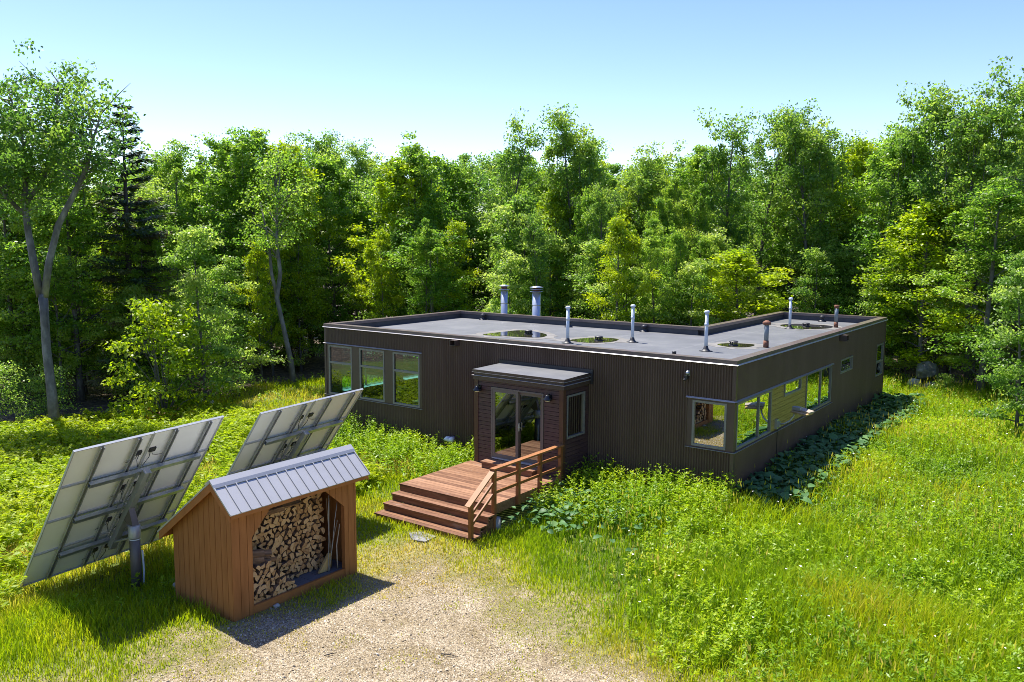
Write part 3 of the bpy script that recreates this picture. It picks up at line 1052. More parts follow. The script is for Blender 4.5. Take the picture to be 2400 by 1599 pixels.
PUD = [[(-9.95, 2.6), (-9.95, 3.9), (-9.8, 4.55), (-9.3, 4.6), (-8.27, 4.0), (-8.0, 3.1), (-8.96, 2.75)],
       [(-6.78, 3.1), (-6.73, 3.86), (-6.42, 4.37), (-5.74, 4.4), (-5.5, 3.67), (-5.75, 3.05), (-6.2, 2.85)],
       [(-2.6, 5.08), (-2.33, 5.66), (-1.66, 5.72), (-1.6, 4.95), (-2.08, 4.68)],
       [(-3.11, 12.42), (-2.86, 13.38), (-1.54, 13.46), (-1.3, 12.4), (-1.97, 11.55), (-2.5, 11.72)]]
for P in PUD:
    rng_ = np.random.RandomState(int(abs(P[0][0]) * 100))
    for nm, g, z, mt in (('silt_stain', .30, 3.225, 'silt'), ('puddle', 0.0, 3.231, 'water')):
        Q = blob_poly(P, g)
        if nm == 'silt_stain':
            c = Q.mean(0)
            Q = c + (Q - c) * (1 + .10 * rng_.randn(len(Q)))[:, None] * np.array([1.12, 1])
            Q = np.clip(Q, [-14.6, .3], [-.3, 15.3])
        mb = MB()
        c = Q.mean(0)
        mb.add([(c[0], c[1], z)] + [(p[0], p[1], z) for p in Q], [(0, i + 1, (i + 1) % len(Q) + 1) for i in range(len(Q))])
        part(house, nm, mb, M[mt])

# steel chimneys behind the rear parapet
for (x, zt, r, rings) in ((-12.75, 4.63, .155, 1), (-11.17, 4.63, .185, 2)):
    y = YB + .24
    mb = MB()
    mb.cyl(x, y, 1.0, zt - .22, r * .93, r * .93, 20)
    mb.cyl(x, y, zt - .75, zt - .72, r * .97, r * .97, 20)
    c = part(house, 'chimney', mb, M['chim'], True)
    mb = MB()
    mb.lathe(x, y, [(r * .8, zt - .20), (r * .8, zt - .06)], 16)
    part(c, 'spark_screen', mb, M['rust'], True)
    mb = MB()
    mb.lathe(x, y, [(r * 1.45, zt - .05), (r * 1.45, zt - .035), (r * .5, zt + .01), (.001, zt + .015)], 20)
    part(c, 'cap', mb, M['chim'], True)
    for k in range(rings):
        mb = MB()
        zz = zt - .22 + .10 * k if rings > 1 else zt - .19
        mb.lathe(x, y, [(r * .8, zz), (r * 1.42, zz + .004), (r * 1.42, zz + .018), (r * .8, zz + .03)], 20)
        part(c, 'collar', mb, M['chim'], True)

# scuppers
mb = MB()
x0, x1 = -9.0, -8.78
mb.box(x0, x1, -.24, -.01, 3.20, 3.215).box(x0, x0 + .012, -.24, -.01, 3.215, 3.36).box(x1 - .012, x1, -.24, -.01, 3.215, 3.36).box(x0, x1, -.24, -.01, 3.36, 3.372)
part(house, 'scupper', mb, M['trim'])
mb = MB()
y0, y1 = 9.0, 9.26
mb.box(.01, .25, y0, y1, 3.17, 3.185).box(.01, .25, y0, y0 + .012, 3.185, 3.35).box(.01, .25, y1 - .012, y1, 3.185, 3.35).box(.01, .25, y0, y1, 3.35, 3.362)
part(house, 'scupper', mb, M['trim'])

# entrance vestibule
VX0, VX1, VY = -7.12, -4.18, -1.3
mb = MB()
bh = .112


def sidingrow(mb, z0, z1):
    # front
    spans = [(VX0 + .10, VX1 - .10)]
    if z1 > .31 and z0 < 2.35:
        spans = [(VX0 + .10, -6.56), (-4.78, VX1 - .10)]
    for a, b in spans:
        mb.box(a, b, VY - .012, VY + .10, z0, z1)
    spans = [(VY + .10, -.02)]
    if z1 > 1.13 and z0 < 2.33:
        spans = [(VY + .10, -1.12), (-.19, -.02)]
    for a, b in spans:
        mb.box(VX1 - .10, VX1 + .008, a, b, z0, z1)
    mb.box(VX0 - .008, VX0 + .10, VY + .10, -.02, z0, z1)


zz = -.35
while zz < 2.52:
    for (a, b) in ((zz, zz + bh - .008),):
        cuts = [a] + [c for c in (.31, 1.13, 2.33, 2.35) if a < c < b] + [b]
        for p, q in zip(cuts[:-1], cuts[1:]):
            sidingrow(mb, p, min(q, 2.55))
    zz += bh
part(house, 'vestibule_wall', mb, M['siding'])
mb = MB()
mb.box(VX0 + .11, VX1 - .11, VY + .11, .02, .22, .31)
part(house, 'vestibule_floor', mb, M['interior_floor'])
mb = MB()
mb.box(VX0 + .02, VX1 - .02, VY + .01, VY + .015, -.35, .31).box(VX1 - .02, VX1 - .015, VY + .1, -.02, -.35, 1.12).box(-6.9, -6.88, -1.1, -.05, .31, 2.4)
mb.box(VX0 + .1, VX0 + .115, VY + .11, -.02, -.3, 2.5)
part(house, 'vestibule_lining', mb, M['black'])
mb = MB()
mb.box(VX0 - .03, VX0 + .10, VY - .03, VY + .099, -.35, 2.50).box(VX1 - .10, VX1 + .03, VY - .03, VY + .099, -.35, 2.50)
part(house, 'corner_board', mb, M['cornerwood'])
mb = MB()
mb.box(-6.4, -5.95, -1.05, -.7, .31, .55)
part(house, 'bench', mb, M['dish'])
mb = MB()
mb.box(VX0 - .05, VX1 + .05, VY - .05, -.02, 2.50, 2.61).box(VX0 - .035, VX1 + .035, VY - .035, -.02, 2.625, 2.70)
mb.box(VX0 - .07, VX1 + .07, VY - .07, -.02, 2.715, 2.78)
vr = part(house, 'vestibule_roof', mb, M['trim'])
mb = MB()
mb.add([(VX0 - .06, VY - .06, 2.785), (VX1 + .06, VY - .06, 2.785), (VX1 + .06, -.01, 2.81), (VX0 - .06, -.01, 2.81)], [(0, 1, 2, 3)])
part(vr, 'membrane', mb, M['roof'])
mb = MB()
mb.box(VX0 - .09, VX1 + .09, VY - .09, -.02, 2.612, 2.622).box(VX0 - .08, VX1 + .08, VY - .08, -.02, 2.703, 2.713)
part(vr, 'drip_edge', mb, M['drip'])
mb = MB()
mb.box(VX0 - .12, VX1 + .14, -.045, -.012, 2.78, 2.90).box(VX1 + .075, VX1 + .14, -.045, -.012, 2.5, 2.78)
part(vr, 'upstand', mb, M['black'])
window('y', VX1, 1, -1.11, -.2, 1.14, 2.32, glass='glass', name='window')
# sliding door
DX0, DX1, DZ0, DZ1 = -6.555, -4.785, .315, 2.34
mb = MB()
mb.box(DX0, DX0 + .05, VY - .03, VY + .09, DZ0, DZ1).box(DX1 - .05, DX1, VY - .03, VY + .09, DZ0, DZ1).box(DX0 + .05, DX1 - .05, VY - .03, VY + .09, DZ1 - .05, DZ1)
door = part(house, 'sliding_door', mb, M['doorframe'])
mb = MB()
mb.box(DX0 + .05, DX1 - .05, VY - .05, VY + .09, DZ0, DZ0 + .035)
part(door, 'threshold', mb, M['alu'])
xm = -5.67
for (a, b, d) in ((DX0 + .05, xm + .05, -.01), (xm - .03, DX1 - .05, .045)):
    mb = MB()
    y0, y1 = VY + d - .015, VY + d + .025
    z0, z1 = DZ0 + .037, DZ1 - .052
    mb.box(a, a + .08, y0, y1, z0, z1).box(b - .08, b, y0, y1, z0, z1).box(a + .08, b - .08, y0, y1, z0, z0 + .10).box(a + .08, b - .08, y0, y1, z1 - .08, z1)
    part(door, 'leaf_frame', mb, M['doorframe'])
    mb = MB()
    yy = VY + d + .005
    mb.add([(a + .08, yy, z0 + .10), (b - .08, yy, z0 + .10), (b - .08, yy, z1 - .08), (a + .08, yy, z1 - .08)], [(0, 1, 2, 3)])
    part(door, 'pane', mb, M['doorglass'])
mb = MB()
mb.box(xm + .055, xm + .085, VY - .03, VY + .02, 1.2, 1.42).box(xm + .06, xm + .17, VY - .05, VY - .03, 1.30, 1.32)
part(door, 'handle', mb, M['steel'])

# wall lamps by the door
for x in (-6.95, -4.57):
    mb = MB()
    mb.box(x - .05, x + .05, VY - .035, VY - .012, 2.19, 2.34)
    mb.tube([(x, VY - .03, 2.33), (x, VY - .10, 2.37), (x, VY - .16, 2.34)], .014, 8)
    lampo = part(house, 'wall_lamp', mb, M['lamp'])
    mb = MB()
    mb.lathe(x, VY - .16, [(.035, 2.345), (.06, 2.335), (.065, 2.29), (.12, 2.23), (.125, 2.21), (.11, 2.21)], 14)
    part(lampo, 'lamp_shade', mb, M['lamp'], True)
    mb = MB()
    mb.lathe(x, VY - .16, [(.10, 2.222), (.06, 2.18), (.001, 2.17)], 12)
    part(lampo, 'lens', mb, M['white'], True)
# security light high on the front wall
mb = MB()
mb.box(-1.27, -1.21, -.05, -.015, 3.02, 3.15)
sec = part(house, 'security_light', mb, M['white'])
mb = MB()
mb.tube([(-1.24, -.05, 3.13), (-1.22, -.12, 3.12), (-1.20, -.17, 3.07)], [.03, .045, .05], 10)
part(sec, 'lamp_head', mb, M['steel'], True)
mb = MB()
mb.box(-1.31, -1.22, -.13, -.05, 2.93, 3.03).tube([(-1.28, -.09, 2.95), (-1.30, -.13, 2.90)], [.035, .04], 8)
part(sec, 'sensor', mb, M['black'])
# low flood lamp left of the deck
mb = MB()
mb.box(-9.10, -8.96, -.10, -.014, .20, .34)
fl = part(house, 'flood_lamp', mb, M['steel'])
mb = MB()
for k in (-.075, .075):
    mb.tube([(-9.03 + k, -.10, .30), (-9.03 + k * 1.1, -.22, .28), (-9.03 + k * 1.2, -.28, .22)], [.05, .085, .095], 12)
part(fl, 'lamp_head', mb, M['white'], True)
# white outlet cover, mast mount and cable on the right wall
mb = MB()
mb.box(.012, .08, 5.62, 5.73, .12, .36)
part(house, 'outlet_cover', mb, M['white'])

# tan tray-like dish on a bent arm
dish = thing('satellite_dish', 'tan flat dish on a bent dark arm fixed to the right wall of the house', 'dish', (0, 3.1, 1.3))
mb = MB()
mb.box(-.012, .06, 3.02, 3.20, 1.26, 1.52).box(.06, .12, 3.05, 3.17, 1.32, 1.46)
part(dish, 'wall_bracket', mb, M['steel'])
mb = MB()
mb.tube([(.10, 3.11, 1.40), (.22, 3.15, 1.42), (.34, 3.20, 1.50), (.42, 3.25, 1.62), (.45, 3.28, 1.74)], .024, 10)
part(dish, 'arm', mb, M['rail'], True)
mb = MB()
A = Vector((.40, 3.34, 1.78))
B = Vector((.88, 3.20, 1.75))
mb.bar(A, B, .32, .04, (0, -.10, 1))
ds = part(dish, 'dish_plate', mb, M['dish'])
mb = MB()
mb.bar(A + Vector((.16, .06, .055)), B + Vector((.03, .06, .045)), .22, .045, (0, -.10, 1))
part(ds, 'upper_plate', mb, M['dishtop'])
mb = MB()
mb.bar(A + Vector((-.02, .02, .07)), A + Vector((.22, -.05, .075)), .13, .09, (0, -.1, 1))
part(dish, 'receiver_box', mb, M['rail'])
mb = MB()
mb.tube([(.06, 3.12, 1.28), (.035, 3.13, 1.0), (.03, 3.16, .6), (.035, 3.18, .1), (.04, 3.2, -.2)], .009, 6)
part(dish, 'cable', mb, M['black'])

# ------------------------------------------------------------------ deck
deck = thing('deck', 'red brown wooden deck with wide steps and a railing at the house door', 'deck', (-5.7, -3.2, -.58))
random.seed(11)
DXL, DXR, DYF, DZ = -7.28, -4.24, -4.28, .12
mb = MB()
y = VY - .035
while y > DYF:
    y0 = max(y - .138, DYF)
    mb.box(DXL, DXR, y0 + .006, y, DZ - .035, DZ, random.random())
    y -= .14
part(deck, 'platform', mb, M['deck'])
mb = MB()
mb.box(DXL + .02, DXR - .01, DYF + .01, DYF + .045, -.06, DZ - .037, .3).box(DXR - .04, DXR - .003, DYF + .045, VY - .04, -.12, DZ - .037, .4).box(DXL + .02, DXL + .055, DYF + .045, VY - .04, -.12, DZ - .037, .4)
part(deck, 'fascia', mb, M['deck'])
for k in range(3):
    zt = DZ - .18 * (k + 1)
    yf = DYF - .30 * (k + 1)
    mb = MB()
    xl, xr = DXL - .0, DXR + .12 + .0 * k
    mb.box(xl, xr, yf, yf + .155, zt - .035, zt, random.random())
    mb.box(xl, xr, yf + .162, yf + .325, zt - .035, zt, random.random())
    st = part(deck, 'step', mb, M['deck'])
    mb = MB()
    mb.box(xl + .02, xr - .02, yf + .03, yf + .055, zt - .18 if k < 2 else -.66, zt - .037, .25)  # fixed darker tint: shade on the risers put into their colour
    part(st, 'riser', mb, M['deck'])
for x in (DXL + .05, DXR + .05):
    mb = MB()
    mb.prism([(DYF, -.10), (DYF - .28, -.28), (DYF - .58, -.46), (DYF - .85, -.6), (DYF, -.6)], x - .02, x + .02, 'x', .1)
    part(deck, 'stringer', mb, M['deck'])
mb = MB()
for k in range(3):
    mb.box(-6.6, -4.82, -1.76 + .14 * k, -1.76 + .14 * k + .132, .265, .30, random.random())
mb.box(-6.56, -4.86, -1.74, -1.72, DZ + .004, .263, .2).box(-6.56, -6.53, -1.72, -1.34, DZ + .004, .263, .2).box(-4.89, -4.86, -1.72, -1.34, DZ + .004, .263, .2)  # upright sides tinted darker, their shade put into the colour
part(deck, 'door_step', mb, M['deck'])
for yb in (-4.26, -3.28, -2.33, -1.37):
    mb = MB()
    mb.box(DXR + .0, DXR + .09, yb - .045, yb + .045, -.62 if yb < -4 else -.08, 1.0)
    part(deck, 'railing_post', mb, M['rail_wood'])
mb = MB()
mb.box(DXR, DXR + .09, -5.175, -5.085, -.62, .36)
part(deck, 'railing_post', mb, M['rail_wood'])
mb = MB()
mb.box(DXR - .03, DXR + .12, -4.34, VY - .0, 1.002, 1.042)
part(deck, 'handrail', mb, M['railcap'])
mb = MB()
mb.bar((DXR + .045, -4.30, .985), (DXR + .045, -5.26, .345), .15, .036)
part(deck, 'handrail', mb, M['railcap'])
for zr in (.74, .44):
    mb = MB()
    mb.box(DXR + .025, DXR + .065, -4.21, VY - .01, zr - .035, zr + .035)
    part(deck, 'railing_bar', mb, M['rail_wood'])
for dz in (.28, .55):
    mb = MB()
    mb.bar((DXR + .045, -4.305, .955 - dz), (DXR + .045, -5.085, .435 - dz + .0), .04, .06)
    part(deck, 'railing_bar', mb, M['rail_wood'])
for (x, y) in ((DXR + .02, -4.15), (DXR - .02, -1.9), (DXL + .12, -4.1)):
    mb = MB()
    mb.lathe(x, y, [(.12, -.9), (.115, -.20), (.001, -.20)], 14)
    part(deck, 'footing', mb, M['concrete'], True)

mb = MB()
mb.prism([(-5.78, -5.52), (-5.66, -5.24), (-5.1, -5.30), (-5.08, -5.72), (-5.4, -5.80)], gz(-5.4, -5.5) - .05, gz(-5.4, -5.5) + .05, 'z')
lone('stone_slab', mb, M['stone'], (-5.4, -5.5, gz(-5.4, -5.5)), 'flat grey stone slab in the grass at the foot of the wooden steps', 'stone slab')

# ------------------------------------------------------------------ firewood shed
SX0, SX1, SY0, SY1, SZ = -6.95, -5.1, -10.85, -7.86, -.62
RX, RZ = -5.47, 2.03          # ridge
EX, EZ = -4.93, 1.555         # front eave
BX, BZ = -7.22, .755          # back eave
shed = thing('wood_shed', 'orange brown board shed with a grey metal roof, open front full of firewood', 'shed', (-6.0, -9.35, -.56))
random.seed(21)


def roof_under(x):
    if x > RX:
        return RZ - (x - RX) * (RZ - EZ) / (EX - RX) - .07
    return RZ - (RX - x) * (RZ - BZ) / (RX - BX) - .07


for yy, s in ((SY0, -1), (SY1, 1)):
    mb = MB()
    x = SX0
    while x < SX1 - .01:
        x1 = min(x + .172, SX1)
        a, b = x + .006, x1 - .006
        top = [(b, roof_under(b)), (a, roof_under(a))]
        if a < RX < b:
            top = [(b, roof_under(b)), (RX, roof_under(RX)), (a, roof_under(a))]
        poly = [(a, SZ), (b, SZ)] + top
        mb.prism(poly, yy - (.018 if s < 0 else 0), yy + (.018 if s > 0 else 0), 'y')
        x = x1
    poly = [(SX0, SZ), (SX1 - .02, SZ), (SX1 - .02, roof_under(SX1 - .02)), (RX, roof_under(RX)), (SX0, roof_under(SX0))]
    mb.prism(poly, yy + (.002 if s < 0 else -.02), yy + (.02 if s < 0 else -.002), 'y')
    part(shed, 'side_wall', mb, M['shedwood'])
mb = MB()
mb.box(SX0 - .018, SX0, SY0, SY1, SZ, roof_under(SX0))
part(shed, 'back_wall', mb, M['shedwood'])
# front boards either side of the opening with cut-off upper corners
OPL, OPR = -10.43, -8.17


def front_low(y):
    """bottom of the front boards at position y"""
    if y <= OPL or y >= OPR:
        return SZ
    if y < -9.95:
        return .93 + (y - OPL) * (.5 / .48)
    if y > -8.74:
        return .94 + (OPR - y) * (.5 / .57)
    return 1.43


mb = MB()
ys = [SY0 - .018]
while ys[-1] < SY1 + .018 - .02:
    ys.append(min(ys[-1] + .165, SY1 + .018))
for a, b in zip(ys[:-1], ys[1:]):
    cuts = [a + .004] + [c for c in (OPL, -9.95, -8.74, OPR) if a + .004 < c < b - .004] + [b - .004]
    for p, q in zip(cuts[:-1], cuts[1:]):
        e = 1e-4
        poly = [(p, front_low(p + e)), (q, front_low(q - e)), (q, 1.47), (p, 1.47)]
        mb.prism(poly, SX1, SX1 + .02, 'x')
part(shed, 'front_boards', mb, M['shedwood'])
mb = MB()
for (a, b) in ((SY0, OPL), (OPR, SY1)):
    mb.box(SX1 - .09, SX1 - .002, a + .01, b, SZ, 1.45)
mb.box(SX1 - .09, SX1 - .002, SY0, SY1, 1.45, 1.49)
part(shed, 'post', mb, M['shedwood'])
mb = MB()
mb.box(SX1 - .05, SX1 + .005, OPL + .002, OPR - .002, SZ, -.40)
part(shed, 'threshold', mb, M['shedtrim'])
mb = MB()
y = SY0 + .03
for k in range(11):
    mb.box(SX0 + .01, SX1 - .055, SY0 + .03 + k * .266, SY0 + .03 + k * .266 + .258, -.50, -.43)
part(shed, 'floor', mb, M['shedfloor'])
# roof
RY0, RY1 = -11.0, -7.62


def slab(mb, p, q, y0, y1, th):
    """sloping sheet from (x,z)=p to q, th thick downwards"""
    mb.prism([p, q, (q[0], q[1] - th), (p[0], p[1] - th)], y0, y1, 'y')


mb = MB()
slab(mb, (RX, RZ - .02), (EX, EZ - .02), RY0 + .02, RY1 - .02, .025)
slab(mb, (RX, RZ - .02), (BX, BZ - .02), RY0 + .02, RY1 - .02, .025)
part(shed, 'roof_deck', mb, M['shedwood'])
mb = MB()
dx, dz = EX - RX, EZ - RZ
ex2 = (EX + .035, EZ + .035 * dz / dx)
bx2 = (BX - .035, BZ - .035 * (RZ - BZ) / (RX - BX))
slab(mb, (RX, RZ), ex2, RY0 - .01, RY1 + .01, .012)
slab(mb, (RX, RZ), bx2, RY0 - .01, RY1 + .01, .012)
nrib = 15
for k in range(nrib + 1):
    y = RY0 + (RY1 - RY0) * k / nrib
    nrm = Vector((-dz, 0, dx)).normalized()
    mb.bar(Vector((RX, y, RZ)) + nrm * .008, Vector((ex2[0], y, ex2[1])) + nrm * .008, .022, .026, nrm)
    n2 = Vector((-(RZ - BZ), 0, (RX - BX))).normalized()
    mb.bar(Vector((RX, y, RZ)) + n2 * .008, Vector((bx2[0], y, bx2[1])) + n2 * .008, .022, .026, n2)
rf = part(shed, 'roof', mb, M['shedroof'])
mb = MB()
nF = Vector((-dz, 0, dx)).normalized()
mb.prism([(RX, RZ + .05), (RX + .17 * dx, RZ + .05 + .17 * dz), (RX + .24 * dx, RZ + .024 + .24 * dz), (RX + .24 * dx, RZ + .018 + .24 * dz), (RX, RZ + .03), (RX - .16, RZ - .065), (RX - .16, RZ - .058)], RY0 - .02, RY1 + .02, 'y')
part(rf, 'ridge_cap', mb, M['shedroof'])
mb = MB()
for y in (RY0, RY1):
    a, b = (y, y + .02) if y == RY0 else (y - .02, y)
    slab(mb, (RX, RZ - .014), (EX + .0, EZ - .014), a, b, .15)
    slab(mb, (RX, RZ - .014), (BX, BZ - .014), a, b, .15)
mb.box(EX - .02, EX + .01, RY0 + .021, RY1 - .021, EZ - .12, EZ - .03)
mb.box(BX - .01, BX + .012, RY0 + .021, RY1 - .021, BZ - .14, BZ - .035)
part(rf, 'fascia', mb, M['shedtrim'])

# firewood
rng = random.Random(5)


def log_mesh(i, L=.42):
    r0 = rng.uniform(.052, .082)
    kind = rng.choice(['tri', 'quarter', 'half', 'slab', 'quarter', 'tri'])
    pts = []
    if kind == 'tri':
        for a in (90, 210, 330):
            pts.append((r0 * 1.15 * math.cos(math.radians(a + rng.uniform(-18, 18))), r0 * 1.15 * math.sin(math.radians(a + rng.uniform(-18, 18)))))
    elif kind == 'quarter':
        pts = [(-r0 * .8, -r0 * .6)] + [(-r0 * .8 + 1.75 * r0 * math.cos(a), -r0 * .6 + 1.6 * r0 * math.sin(a)) for a in np.linspace(0, math.pi / 2 * rng.uniform(.7, 1.05), 5)]
    elif kind == 'half':
        pts = [(1.25 * r0 * math.cos(a), -r0 * .45 + 1.2 * r0 * math.sin(a)) for a in np.linspace(0, math.pi, 7)]
    else:
        pts = [(-r0, -r0 * .5), (r0 * 1.1, -r0 * .6), (r0 * .9, r0 * .5), (-r0 * .2, r0 * .75), (-r0 * .9, r0 * .4)]
    k = len(pts)
    mb = MB()
    vs = [(0, p[0], p[1]) for p in pts] + [(-L, p[0] * rng.uniform(.9, 1.08), p[1] * rng.uniform(.9, 1.08)) for p in pts]
    mb.add(vs, [tuple(range(k))], mi=0)
    o = MB()
    mb.f.append(list(range(2 * k - 1, k - 1, -1)))
    mb.mi.append(0)
    for j in range(k):
        mb.f.append([j, (j + 1) % k, k + (j + 1) % k, k + j][::-1])
        mb.mi.append(1)
    return mb.mesh('firewood_log', [M['logend'], M['logside']])


LOGM = [log_mesh(i) for i in range(22)]
LG = 'split logs stacked in the shed'
nlog = 0


def put_log(x, y, z, rot, label, rz=0.0, tilt=0.0, group=LG):
    global nlog
    o = link('firewood_log', LOGM[rng.randrange(len(LOGM))])
    o.location = (x, y, z)
    o.rotation_euler = (rot, tilt, rz)
    s = rng.uniform(.92, 1.12)
    o.scale = (1, s, s)
    tag(o, label, 'firewood', group)
    nlog += 1


def pile(y0, y1, top, x, step, jit, label):
    z = -.43 + .058
    row = 0
    while z < 1.5:
        y = y0 + (step / 2 if row % 2 else 0)
        while y < y1:
            if z < top(y) and not (x < -5.4 and z < -.02 and y < -9.85):
                put_log(x + rng.uniform(-.035, .03), y + rng.uniform(-jit, jit), z + rng.uniform(-jit, jit), rng.uniform(0, 6.28), label)
            y += step
        z += step * .86
        row += 1


LB_MAIN = 'split log with its pale cut end showing in the tall stack inside the shed'
LB_LOW = 'split log in the low pile standing in front of the tall stack in the shed'
# the tall stack, hidden lower left by the low pile in front
pile(-10.38, -8.33, lambda y: min(1.36 - .22 * abs(math.sin(y * 2.3)) - max(0, (-9.6 - y)) * .42, 1.3) , -5.58, .124, .014, LB_MAIN)
# rows that the low pile hides are left out above; the low pile:
pile(-10.38, -9.40, lambda y: .30 - .02 * (y + 10.4) - max(0, y + 10.02) * .98, -5.17, .122, .016, LB_LOW)
# a few logs lying crosswise
for (y0, z0) in ((-9.55, 1.12), (-9.15, 1.16)):
    o = link('firewood_log', LOGM[3])
    o.location = (-5.52, y0 + .2, z0)
    o.rotation_euler = (rng.uniform(0, 6), 0, math.radians(88))
    tag(o, 'bark covered log lying crosswise on top of the tall stack', 'firewood', 'logs lying across the top of the stack')
for k in range(7):
    o = link('firewood_log', LOGM[(k * 5) % 22])
    o.location = (-5.30 + .03 * (k % 2), -10.02 + .02 * k, .24 + .085 * (k % 3) + .02)
    o.location.y += .10 * (k // 3) - .05
    o.rotation_euler = (rng.uniform(0, 6), math.radians(8), math.radians(62 + 6 * (k % 4)))
    tag(o, 'dark split log lying askew on top of the low front pile', 'firewood', 'logs lying askew on the low pile')

# broom and poles leaning in the right end
broom = thing('broom', 'straw broom with a wooden handle leaning in the right end of the shed', 'broom', (-5.35, -8.5, -.43))
mb = MB()
mb.tube([(-5.34, -8.36, -.10), (-5.26, -8.20, .62)], .011, 8)
part(broom, 'handle', mb, M['stick'], True)
mb = MB()
hd = [Vector((-5.34, -8.37, -.06)), Vector((-5.345, -8.41, -.18)), Vector((-5.35, -8.46, -.30)), Vector((-5.355, -8.51, -.42))]
wd = [.07, .15, .22, .30]
th = [.05, .06, .05, .04]
vs = []
for p, a, b in zip(hd, wd, th):
    vs += [p + Vector((-b / 2, -a / 2, .05 * a)), p + Vector((b / 2, -a / 2, .05 * a)), p + Vector((b / 2, a / 2, -.03 * a)), p + Vector((-b / 2, a / 2, -.03 * a))]
fs = [(3, 2, 1, 0), (12, 13, 14, 15)]
for i in range(3):
    for k in range(4):
        fs.append((i * 4 + k, i * 4 + (k + 1) % 4, i * 4 + 4 + (k + 1) % 4, i * 4 + 4 + k))
mb.add(vs, fs)
part(broom, 'bristles', mb, M['straw'])
PG = 'poles leaning in the shed'
for (a, b, r, mt, lab) in (
        ((-5.30, -8.44, -.43), (-5.27, -8.41, 1.20), .008, 'greystick', 'thin pale upright pole nearest the log stack in the shed'),
        ((-5.30, -8.42, -.43), (-5.24, -8.22, 1.00), .008, 'greystick', 'thin pale pole slanting right behind the broom in the shed'),
        ((-5.42, -8.24, -.43), (-5.36, -8.40, 1.12), .009, 'stick', 'brown stick slanting left behind the broom in the shed'),
        ((-5.46, -8.30, -.43), (-5.40, -8.27, 1.08), .010, 'stick', 'brown upright stick at the back right of the shed')):
    mb = MB()
    a, b = Vector(a), Vector(b)
    mb.tube([a, a.lerp(b, .4) + Vector((.0, .012, 0)), a.lerp(b, .75) + Vector((0, -.008, 0)), b], [r, r, r * .9, r * .8], 7)
    lone('pole', mb, M[mt], tuple(a), lab, 'pole', None, True)
mb = MB()
mb.tube([(-5.28, -8.20, -.43), (-5.26, -8.23, -.2), (-5.25, -8.245, .1), (-5.22, -8.205, .4), (-5.20, -8.20, .55)], [.012, .013, .012, .009, .006], 8)
lone('bent_branch', mb, M['antler'], (-5.28, -8.20, -.43), 'pale bent bare branch leaning against the right post of the shed', 'branch', None, True)

# ------------------------------------------------------------------ solar arrays
AW, AH = 3.15, 4.2
TILT = math.radians(39.4)


